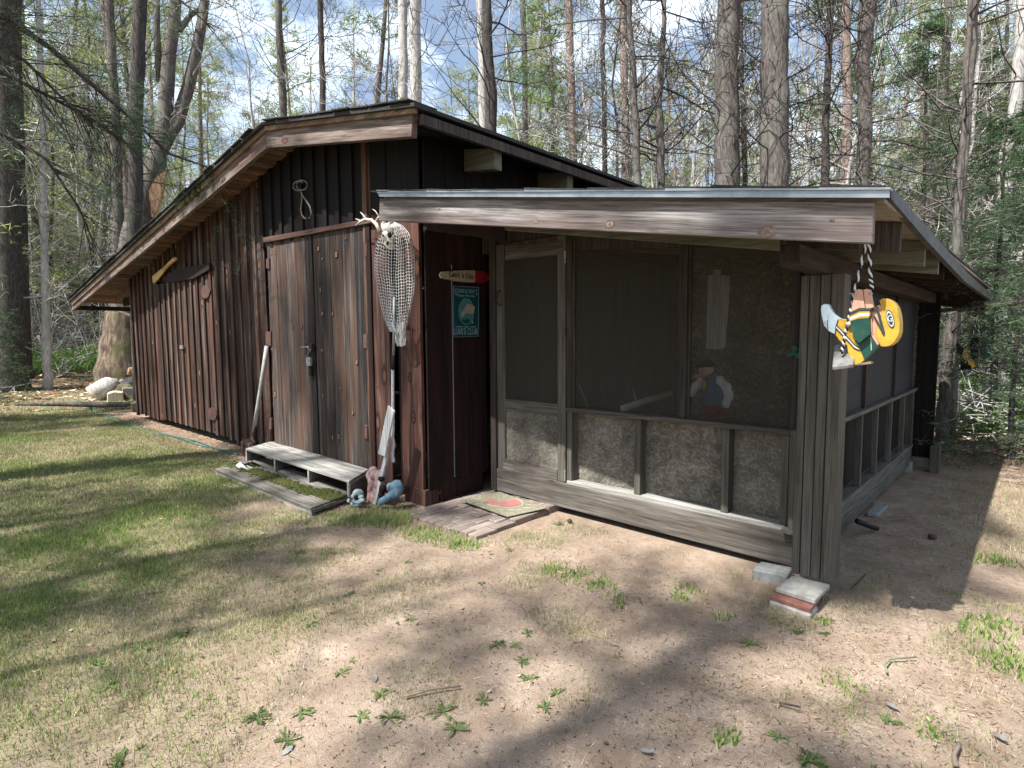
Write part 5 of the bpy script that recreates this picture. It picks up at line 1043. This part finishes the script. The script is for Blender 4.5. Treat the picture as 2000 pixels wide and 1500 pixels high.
def custom(name, pxs, d, radii, mat, label, limbs=14, seed=1, limbmat=None, llen=(1, 3), lr=.03, tmin=.1, extra=(), crown=None, cat='tree', sides=10, rzero=None, toGround=True, lv=2, limbdir=None):
    """a tree whose stem passes where the photograph shows it, at distance d; carried down to the ground and up past the frame"""
    R = random.Random(seed); P = [PL(x, y, d) for x, y in pxs]
    if toGround: b = P[0].copy(); b.z = float(height(b.x, b.y)) - .1; b.x += (P[0].x - P[1].x) * .1; P = [b] + P; radii = [radii[0] * 1.25] + list(radii)
    e = thing(name, P[0], label, cat)
    def place(o): o.parent = e; o.location = -Vector(e.location); return o
    T = Tubes(); fine = []; fr_ = []
    for i in range(len(P) - 1):
        for k in range(4): fine.append(P[i].lerp(P[i + 1], k / 4) + Vector((R.gauss(0, .012), R.gauss(0, .012), 0))); fr_.append((radii[i] + (radii[i + 1] - radii[i]) * k / 4) * R.uniform(.96, 1.05))
    fine.append(P[-1]); fr_.append(radii[-1]); T.add(fine, fr_, sides, True)
    o = link('trunk', T.mesh('trunk'), mat, None, smooth=True); place(o)
    for (pp, rr) in extra:
        T = Tubes(); Q = [PL(x, y, d) for x, y in pp]; T.add(Q, rr, sides, True); place(link('fork', T.mesh('fork'), mat, None, smooth=True)); P = P + Q
    if limbs:
        T = Tubes(); tips = []
        for k in range(limbs):
            t_ = R.uniform(tmin, 1); a = R.uniform(0, 2 * pi); dv = Vector((cos(a), sin(a), R.uniform(-.1, .8)))
            if limbdir: dv = Vector(limbdir) + dv * .5
            grow(T, along(P, t_), dv.normalized(), R.uniform(*llen), lr * R.uniform(.6, 1), lv, R, 5, .17, .04, (5, 3), tips if crown else None, .004 if d < 12 else .007)
        ob = link('branches', T.mesh('branches'), limbmat or mat, None, smooth=True); ob['kind'] = 'stuff'; place(ob)
        if crown:
            V = needles(tips, np.random.default_rng(seed), crown[1], crown[2], crown[3], 0, .8); n = len(V); o = soup('crown', V, crown[0], rnd=np.random.default_rng(seed).random(n), label=None); place(o)
            for k_ in ('label',):
                if k_ in o: del o[k_]
    return e
r3 = lambda a, b, n=3: [a + (b - a) * i / (n - 1) for i in range(n)]
# trunks one can point to, left to right
custom('pine_tree', [(20, 700), (14, 400), (8, 50), (5, -250)], 21, r3(.33, .27, 4), 'b_dark', 'broad dark trunk at the far left edge of the picture', 26, 1, None, (.8, 2.4), .02, .15, lv=1)
custom('pine_tree', [(46, 700), (38, 420), (30, 100), (28, -200)], 23, r3(.20, .14, 4), 'b_dark', 'slim dark trunk just right of the broad leftmost one', 20, 2, None, (.8, 2.2), .02, .15, lv=1)
custom('bare_tree', [(92, 720), (88, 560), (84, 300), (75, 0)], 21, r3(.11, .06, 4), 'b_pale', 'thin pale trunk rising from low greens at the left', 18, 3)
custom('pine_tree', [(230, 640), (232, 430), (224, 200), (214, 40), (208, -200)], 20, r3(.155, .10, 5), 'b_grey', 'slender grey trunk bending slightly left of the straight dark one', 34, 4, 'b_grey', (1, 3), .022, .3, lv=1)
custom('pine_tree', [(262, 470), (264, 280), (268, 120), (274, 0), (282, -260)], 17.5, r3(.17, .15, 5), 'b_dark', 'straight dark trunk left of the broken leaning tree', 18, 5, 'b_dark', (1, 2.6), .022, .3, lv=1)
bt = custom('broken_tree', [(243, 735), (243, 650), (262, 470), (285, 380), (300, 330), (318, 270), (330, 120), (340, 40), (352, -200)], 19.8, [.50, .44, .36, .31, .28, .22, .19, .16, .10], 'b_grey', 'large leaning forked tree with a torn orange wound beyond the shed roof', 16, 6, 'b_pale', (1, 3.2), .03, .5,
    extra=(([(312, 300), (345, 240), (368, 170), (386, 90), (398, 20), (412, -160)], [.20, .19, .17, .15, .13, .08]), ([(312, 160), (306, 60), (308, -100)], [.10, .09, .06]), ([(350, 60), (372, 30), (408, 5)], [.08, .07, .05])))
wd = prism('wound', [PL(x, y, 19.3) for x, y in ((290, 372), (305, 345), (324, 333), (318, 370), (306, 410), (296, 424), (293, 400))], (0, .06, 0), 'rot'); wd.parent = bt; wd.location = -Vector(bt.location)
custom('rotten_trunk', [(243, 745), (241, 690), (244, 645), (250, 612)], 19.2, [.72, .60, .52, .50], 'b_moss', 'thick mossy rotten trunk base seen under the left eave', 0, 7, cat='tree trunk', sides=14)
custom('pine_tree', [(555, 400), (552, 180), (545, 60), (538, -200)], 24, r3(.15, .12, 4), 'b_grey', 'slim grey trunk above the left half of the shed roof', 22, 8, None, (1.5, 3.5), .028, .25)
custom('pine_tree', [(632, 400), (630, 150), (626, 30), (622, -200)], 22, r3(.11, .09, 4), 'b_dark', 'thin dark trunk behind the middle of the roof slope', 26, 9, 'b_red', (1.2, 3.4), .024, .2)
custom('red_pine', [(788, 320), (787, 120), (786, 0), (785, -250)], 19, r3(.15, .135, 4), 'b_pale', 'pale pink-grey sunlit trunk, left of the pair above the roof peak', 10, 10, 'b_dark', (1, 2.4), .02, .3, lv=1)
custom('red_pine', [(814, 320), (811, 120), (810, 0), (808, -250)], 18, r3(.185, .165, 4), 'b_pale', 'pale sunlit trunk, right of the pair above the roof peak', 12, 11, 'b_dark', (1, 2.4), .02, .3, lv=1)
custom('bare_tree', [(962, 400), (958, 200), (953, 110), (950, 20), (948, -220)], 15, [.165, .15, .14, .12, .09], 'b_dark', 'dark branching trunk right of the roof peak', 18, 12, 'b_dark', (1.8, 4.), .036, .3)
custom('red_pine', [(945, 400), (942, 120), (938, 0), (936, -250)], 19, r3(.14, .13, 4), 'b_pale', 'pale trunk half hidden behind the dark branching one', 4, 13, None, (.8, 2), .02, .4, lv=1)
custom('pine_tree', [(1028, 400), (1025, 180), (1022, 0), (1020, -200)], 24, r3(.12, .10, 4), 'b_grey', 'thin greyish trunk between the dark branching tree and the next tall one', 18, 14, None, (1, 3), .022, .2)
custom('pine_tree', [(1122, 400), (1117, 200), (1110, 0), (1107, -200)], 21, r3(.15, .13, 4), 'b_red', 'tall straight trunk above the left half of the porch roof', 30, 15, None, (1, 3), .024, .2)
custom('bare_tree', [(1182, 400), (1180, 200), (1176, 0), (1172, -200)], 19, r3(.09, .07, 4), 'b_dark', 'thin dark stem just right of the tall straight trunk', 18, 16, None, (1, 2.8), .022, .2)
custom('pine_tree', [(1222, 400), (1220, 200), (1214, 0), (1210, -200)], 25, r3(.17, .14, 4), 'b_red', 'reddish trunk behind the thin forked stem', 20, 17, None, (1, 3), .022, .2)
custom('bare_tree', [(1247, 400), (1243, 260), (1236, 150), (1226, 0), (1218, -220)], 13, [.085, .08, .07, .06, .04], 'b_grey', 'thin bent grey tree behind the porch roof with long crossing branches', 22, 18, 'b_dark', (1.5, 4.2), .030, .3)
custom('bare_tree', [(1292, 400), (1290, 290), (1286, 200), (1295, 80), (1298, 0), (1300, -200)], 13.5, [.09, .085, .08, .06, .045, .03], 'b_grey', 'grey knobbly stem left of the two broad trunks', 20, 19, 'b_dark', (1.2, 3.6), .028, .3)
custom('pine_tree', [(1421, 400), (1420, 250), (1418, 120), (1424, 0), (1428, -260)], 12.5, [.245, .24, .22, .20, .17], 'b_grey', 'broad grey-brown trunk, left of the two biggest above the porch roof', 15, 20, 'b_dark', (.8, 3.2), .024, .2)
custom('pine_tree', [(1512, 400), (1512, 250), (1512, 120), (1513, 0), (1514, -260)], 12, [.255, .245, .235, .225, .19], 'b_grey', 'broad grey-brown trunk, right of the two biggest above the porch roof', 15, 21, 'b_dark', (.8, 3.2), .024, .2)
custom('bare_tree', [(1456, 400), (1450, 200), (1446, 60), (1444, -160)], 16, r3(.07, .04, 4), 'b_dark', 'thin dark stem between the two biggest trunks', 20, 22, None, (1, 2.6), .020, .3)
custom('bare_tree', [(1612, 400), (1614, 200), (1622, 60), (1628, -160)], 13, r3(.075, .045, 4), 'b_dark', 'thin dark stem right of the two biggest trunks', 20, 23, None, (1, 2.8), .022, .3)
custom('pine_tree', [(1680, 420), (1690, 250), (1684, 120), (1698, 0), (1700, -200)], 14, [.12, .13, .14, .16, .14], 'b_grey', 'grey twisting trunk over the right end of the porch roof', 24, 24, 'b_dark', (1, 3.2), .024, .2)
custom('pine_tree', [(1652, 420), (1656, 200), (1650, 0), (1648, -200)], 19, r3(.13, .10, 4), 'b_red', 'reddish trunk just left of the grey twisting one', 18, 25, None, (1, 2.6), .022, .2)
custom('bare_tree', [(1868, 600), (1874, 480), (1880, 320), (1893, 180), (1903, 60), (1908, -160)], 11, [.070, .066, .058, .052, .042, .03], 'b_grey', 'greyish lichened curved stem right of the roof corner', 20, 26, 'b_grey', (1, 3.4), .022, .2)
custom('red_pine', [(1950, 520), (1962, 330), (1985, 200), (1995, 60), (2010, -200)], 14, [.11, .11, .10, .095, .08], 'b_pale', 'pale leaning trunk near the right edge', 14, 27, 'b_dark', (.8, 2.4), .02, .2, lv=1)
custom('bare_tree', [(1836, 905), (1840, 800), (1850, 690), (1862, 600), (1874, 420), (1886, 200), (1894, 0), (1900, -200)], 10.5, [.090, .080, .07, .062, .05, .04, .03, .02], 'b_grey', 'pale lichened leaning trunk just right of the dark porch end', 10, 28, 'b_grey', (.8, 2.), .018, .4)
# big pine left outside the frame, its boughs reaching into the upper left corner
def bough(T, tips, pts, d, r, R, n_side, llen):
    P = [PL(x, y, d) for x, y in pts]; T.add(P, [r * (1 - .75 * i / (len(P) - 1)) for i in range(len(P))], 6)
    for k in range(n_side):
        t_ = R.uniform(.1, 1); ax = (along(P, min(1, t_ + .05)) - along(P, t_ - .05)).normalized(); s = ax.cross(Vector((R.gauss(0, 1), R.gauss(0, 1), R.gauss(0, .6)))).normalized()
        grow(T, along(P, t_), (ax * .8 + s * .7).normalized(), R.uniform(*llen), .008, 1, R, 4, .12, -.05, (4, 4), tips if R.random() < .55 else None, .0028)
R = random.Random(5); wp = thing('white_pine', PL(-260, 800, 9.).xy.to_3d(), 'white pine left of the frame with dark drooping boughs across the upper left', 'tree')
T = Tubes(); b0 = PL(-260, 800, 9.); T.add([Vector((b0.x, b0.y, -.1)), Vector((b0.x, b0.y, 6)), Vector((b0.x + .2, b0.y, 14))], (.26, .2, .08), 10); o = T.obj('trunk', 'b_dark', None); o.parent = wp; o.location = -Vector(wp.location)
T = Tubes(); tips = []
bough(T, tips, [(-260, -40), (-60, 0), (20, 40), (100, 95), (180, 165), (260, 235), (330, 300), (430, 335)], 8.5, .045, R, 30, (.5, 1.3))
bough(T, tips, [(-250, 150), (-60, 230), (30, 275), (90, 310), (150, 400), (170, 440)], 8.2, .035, R, 22, (.4, 1.))
bough(T, tips, [(-250, 120), (0, 140), (100, 190), (190, 240), (260, 290)], 8.8, .03, R, 34, (.4, 1.1))
bough(T, tips, [(-250, 10), (-20, 60), (60, 130), (130, 200), (200, 262)], 8.6, .03, R, 34, (.4, 1.1))
bough(T, tips, [(-150, -60), (60, -80), (200, -60), (330, -20), (420, 60)], 9.5, .03, R, 26, (.4, 1.1))
o = T.obj('branches', 'b_dark', None); o['kind'] = 'stuff'; o.parent = wp; o.location = -Vector(wp.location)
V = needles(tips, np.random.default_rng(3), .085, 16, .0042, .05, .7); o = soup('crown', V, 'needle_d', rnd=rng.random(len(V)), label=None); o.parent = wp; o.location = -Vector(wp.location)
# firs at the right
for k_, (px, d, sc, lab) in enumerate(((1990, 9.6, .50, 'low dark green fir at the right edge near the second swing'), (2080, 8.6, .62, 'dark fir whose branches reach in from the right edge'), (1950, 13.0, .80, 'dark green fir behind the low one, right of the porch'), (1790, 19, 1.1, 'dense dark fir behind the right end of the porch roof'), (1900, 23, 1.2, 'tall dense fir filling the upper right'), (-40, 15, .5, 'low young fir at the left edge'))):
    plant('fir_tree', 'fir', k_ % 3, ('b_dark', 'b_dark', 'needle_d'), at(px, d), k_ * 1.3, sc, lab)
# the rest of the wood: young pines, dead-branched pines, bare trees, saplings
R = random.Random(21)
def scatter(n, kind, nv, mats, name, px, dd, sc, label, group, cat='tree', tilt=.05, avoid=True):
    for i in range(n):
        for _ in range(30):
            p_ = R.uniform(*px); d = math.sqrt(R.uniform(dd[0] ** 2, dd[1] ** 2)); L_ = at(p_, d)
            if -17.0 < L_.x < .8 and -1 < L_.y < 10.9: continue
            if p_ < 500 and d < 23: continue
            break
        mt = R.choice(mats); reg = 'left of the shed' if p_ < 400 else 'above the shed roof' if p_ < 1000 else 'above the porch roof' if p_ < 1700 else 'right of the porch'
        lab = {'b_grey': 'grey', 'b_dark': 'dark', 'b_pale': 'pale', 'b_red': 'reddish'}[mt[0]] + '-barked ' + label + ' ' + reg
        if kind == 'young': lab = ('yellowish ' if mt[2] == 'needle_y' else 'green ') + label + ' ' + reg
        plant(name, kind, R.randrange(nv), mt, L_, R.uniform(0, 6.28), R.uniform(*sc), lab, cat, lab, (R.gauss(0, tilt), R.gauss(0, tilt)))
scatter(30, 'deadpine', 4, [('b_grey', 'b_pale', 'needle'), ('b_red', 'b_pale', 'needle_y'), ('b_grey', 'b_pale', 'needle_y'), ('b_pale', 'b_pale', 'needle_y')], 'pine_tree', (-300, 2350), (20, 42), (.85, 1.2), 'tall pine with dead side branches seen', 'tall pines in the wood behind the shed')
scatter(75, 'bare', 4, [('b_grey', 'b_pale', ''), ('b_pale', 'b_pale', ''), ('b_pale', 'b_pale', ''), ('b_red', 'b_red', '')], 'bare_tree', (-300, 2350), (15, 36), (.7, 1.1), 'leafless slender tree seen', 'leafless trees in the wood behind the shed')
scatter(48, 'young', 4, [('b_grey', 'b_grey', 'needle'), ('b_grey', 'b_pale', 'needle_y'), ('b_grey', 'b_pale', 'needle_y')], 'young_pine', (-300, 2350), (20, 40), (1.0, 1.8), 'bushy young pine seen', 'young pines in the wood behind the shed')
scatter(80, 'sapling', 4, [('b_pale', 'b_pale', ''), ('b_pale', 'b_pale', ''), ('b_red', 'b_red', '')], 'sapling', (-300, 2350), (14, 32), (.8, 1.3), 'thin leafless sapling seen low', 'saplings under the trees', 'sapling', .12)
# trees behind the photographer; their shade dapples the yard
for k_, (x, y, sc, kd) in enumerate(((-5.9, -5.7, .95, 'deadpine'), (-2.7, -5.9, .95, 'deadpine'), (-9.8, -5.3, .9, 'deadpine'), (.2, -6.9, 1., 'deadpine'), (-14.2, -5.6, .9, 'deadpine'), (-7.6, -7.6, 1.05, 'deadpine'), (-3.6, -4.6, .8, 'bare'), (-8.6, -3.6, .8, 'bare'), (-14., -4.2, .9, 'bare'), (.6, -3.6, .75, 'bare'), (-17.5, -8, 1., 'deadpine'), (5.5, -1.5, 1., 'bare'))):
    plant('yard_tree', kd, k_ % 4, ('b_grey', 'b_dark', 'needle') if kd != 'bare' else ('b_grey', 'b_grey', ''), Vector((x, y, 0)), k_ * 2.1, sc, ('pine' if kd != 'bare' else 'leafless tree') + ' standing on the open side of the yard, outside the picture', 'tree', ('pines' if kd != 'bare' else 'leafless trees') + ' on the open side of the yard')
# far-off wood, read as one mass
def far_wood():
    T = Tubes(); cs = []; R = random.Random(77)
    for i in range(620):
        p_ = R.uniform(-500, 2600); d = math.sqrt(R.uniform(36 ** 2, 95 ** 2)); b = at(p_, d); H = R.uniform(13, 22); r = R.uniform(.08, .2); l = Vector((R.gauss(0, .5), R.gauss(0, .5), H)); z0 = float(height(b.x, b.y)); b.z = z0 - .2
        T.add([b, b + l * .5 + Vector((R.gauss(0, .2), 0, 0)), b + l], (r, r * .8, r * .2), 5)
        for k in range(17):
            t_ = R.uniform(.08, .95); a = R.uniform(0, 6.28); q = b + l * t_; T.add([q, q + Vector((cos(a), sin(a), R.uniform(-.1, .5))) * R.uniform(.8, 1.6), q + Vector((cos(a), sin(a), R.uniform(.1, .5))) * R.uniform(1.6, 3.2)], (.030, .020, .012), 3)
        if R.random() < .62:
            lo = .12 if R.random() < .35 else .5
            for k in range(int(20 + 14 * R.random())):
                t_ = R.uniform(lo, 1); a = R.uniform(0, 6.28); cs.append(b + l * t_ + Vector((cos(a), sin(a), R.uniform(-.1, .3))) * R.uniform(.2, 2.6) * (1.2 - t_ * .8))
    e = thing('far_wood', at(1000, 60), 'far-off mixed pine wood closing the view behind everything', 'far wood'); e['kind'] = 'stuff'
    def pl(o): o.parent = e; o.location = -Vector(e.location); o['kind'] = 'stuff'; return o
    pl(link('trunks', T.mesh('trunks'), 'b_pale'))
    V = needles(cs, np.random.default_rng(9), .42, 15, .075, 0, .7); o = soup('crowns', V, 'needle_y', rnd=np.random.default_rng(2).random(len(V)), kind='stuff'); pl(o)
far_wood()
def brushwood():
    T = Tubes(); R = random.Random(31)
    for i in range(2600):
        p_ = R.uniform(-400, 2400); d = math.sqrt(R.uniform(17 ** 2, 46 ** 2)); b = at(p_, d)
        if -18 < b.x < .9 and b.y < 10.6: continue
        if p_ < 500 and d < 24: continue
        b.z = float(height(b.x, b.y)) - .02; H = R.uniform(.7, 3.2); l = Vector((R.gauss(0, .4), R.gauss(0, .4), 1)).normalized() * H; T.add([b, b + l * .5 + Vector((R.gauss(0, .08), R.gauss(0, .08), 0)), b + l], (.014, .010, .006), 3)
        for k in range(4):
            t_ = R.uniform(.3, .9); q = b + l * t_; v = Vector((R.gauss(0, .5), R.gauss(0, .5), R.uniform(0, .7))); T.add([q, q + v * .5, q + v + Vector((0, 0, .1))], (.008, .006, .005), 3)
    o = T.obj('brushwood', 'b_pale'); tag(o, 'tangle of thin leafless brush under the trees', 'brush', kind='stuff')
brushwood()
def left_brush():
    T = Tubes(); R = random.Random(13)
    for i in range(1300):
        b = at(R.uniform(-250, 560), math.sqrt(R.uniform(25 ** 2, 44 ** 2))); b.z = float(height(b.x, b.y)) - .02; H = R.uniform(1., 4.5); l = Vector((R.gauss(0, .25), R.gauss(0, .25), 1)).normalized() * H; T.add([b, b + l * .5 + Vector((R.gauss(0, .1), R.gauss(0, .1), 0)), b + l], (.020, .015, .009), 3)
        for k in range(6):
            t_ = R.uniform(.25, .95); q = b + l * t_; v = Vector((R.gauss(0, .6), R.gauss(0, .6), R.uniform(-.1, .7))); T.add([q, q + v * .5, q + v + Vector((0, 0, .1))], (.011, .009, .006), 3)
    o = T.obj('brushwood', 'b_pale'); tag(o, 'pale leafless brush under the trees left of the shed', 'brush', kind='stuff')
left_brush()
def greens():
    R = random.Random(8); cs = []
    for i in range(700):
        if i < 510: p_ = R.uniform(-200, 260); d = R.uniform(23.5, 32)
        else: p_ = R.uniform(1830, 2300); d = R.uniform(11.5, 24)
        b = at(p_, d); b.z = float(height(b.x, b.y)); h = R.uniform(.2, .9) * (1 if i < 510 else .6)
        for k in range(7): cs.append(b + Vector((R.gauss(0, .35), R.gauss(0, .35), R.uniform(.05, h))))
    V = needles(cs, np.random.default_rng(4), .20, 12, .035, -.2, .8); soup('low_greens', V, 'fern', rnd=rng.random(len(V)), label='low bright green ground plants at the edge of the wood', cat='ground plants', kind='stuff')
greens()
# dead sticks lying about at the edge of the wood
for k_, (pts, d, r, lab) in enumerate((([(45, 705), (75, 720), (100, 733), (130, 737)], 25, .05, 'pale fallen branch slanting in the low greens at left'), ([(0, 728), (60, 734), (110, 733)], 24, .06, 'long dead branch lying along the edge of the left wood'), ([(145, 688), (165, 698), (185, 707)], 25, .045, 'pale stick leaning in the greens left of the rotten trunk'), ([(75, 655), (85, 690), (95, 712)], 25, .035, 'curved pale stem arching left of the rotten trunk'), ([(1830, 795), (1870, 790), (1930, 782)], 12, .028, 'yellowish dead branch lying across the brush right of the porch'), ([(1832, 820), (1860, 800), (1880, 790)], 11.5, .015, 'thin pale stick slanting below the yellowish branch'), ([(1848, 870), (1856, 845), (1870, 815), (1875, 770)], 10.8, .02, 'dark upright stem in the litter right of the porch'), ([(1840, 765), (1855, 785), (1870, 800)], 11, .012, 'small pale stick right of the leaning trunk'))):
    T = Tubes(); T.add([PL(x, y, d) for x, y in pts], [r * (1 - .5 * i / len(pts)) for i in range(len(pts))], 6, True); tag(T.obj('fallen_branch', 'b_pale' if k_ not in (1, 6) else 'b_dark'), lab, 'branch')
def slash(px0, px1, py0, py1, d0, d1, n, name, label, mat):
    T = Tubes(); R = random.Random(len(name) + n)
    for i in range(n):
        d = R.uniform(d0, d1); q = at(R.uniform(px0, px1), d); q.z = float(height(q.x, q.y)) + R.uniform(.02, .5); v = Vector((R.gauss(0, 1), R.gauss(0, 1), R.gauss(.15, .35))).normalized() * R.uniform(.4, 1.5)
        T.add([q, q + v * .5 + Vector((0, 0, R.uniform(0, .15))), q + v], (.012, .009, .005), 3)
    o = T.obj(name, mat); tag(o, label, 'brush', kind='stuff')
slash(1830, 2150, 0, 0, 10.8, 15, 240, 'brush_pile', 'heap of dead twigs and branches right behind the porch', 'b_pale')
slash(-100, 250, 0, 0, 23, 30, 220, 'dead_twigs', 'dead twigs strewn in the low greens at the left', 'b_pale')
# the limb the second swing hangs from
lp = toy2.location; T = Tubes(); T.add([lp + Vector((1.6, .8, .62)), lp + Vector((.7, .2, .60)), lp + Vector((-.3, 0, .50)), lp + Vector((-.8, -.1, .42))], (.05, .035, .022, .008), 7)
for k_ in range(14):
    t_ = k_ / 14; q = lp + Vector((1.4 - 2.0 * t_, .7 * (1 - t_), .6 - .14 * t_)); grow(T, q, Vector((random.gauss(0, .5), random.gauss(0, .5), random.gauss(0, .4))).normalized(), .5, .008, 1, random.Random(k_), 3, .2, 0, (4, 3), None, .003)
lb = thing('leafless_tree', lp + Vector((1.6, .8, -2)), 'small dark tree at the right edge whose limb carries the second swing', 'tree')
T.add([Vector((lp.x + 1.6, lp.y + .8, -.05)), lp + Vector((1.65, .8, .3)), lp + Vector((1.7, .9, 2.2))], (.09, .07, .03), 8)
o = T.obj('limb', 'b_dark'); o.parent = lb; o.location = -Vector(lb.location)
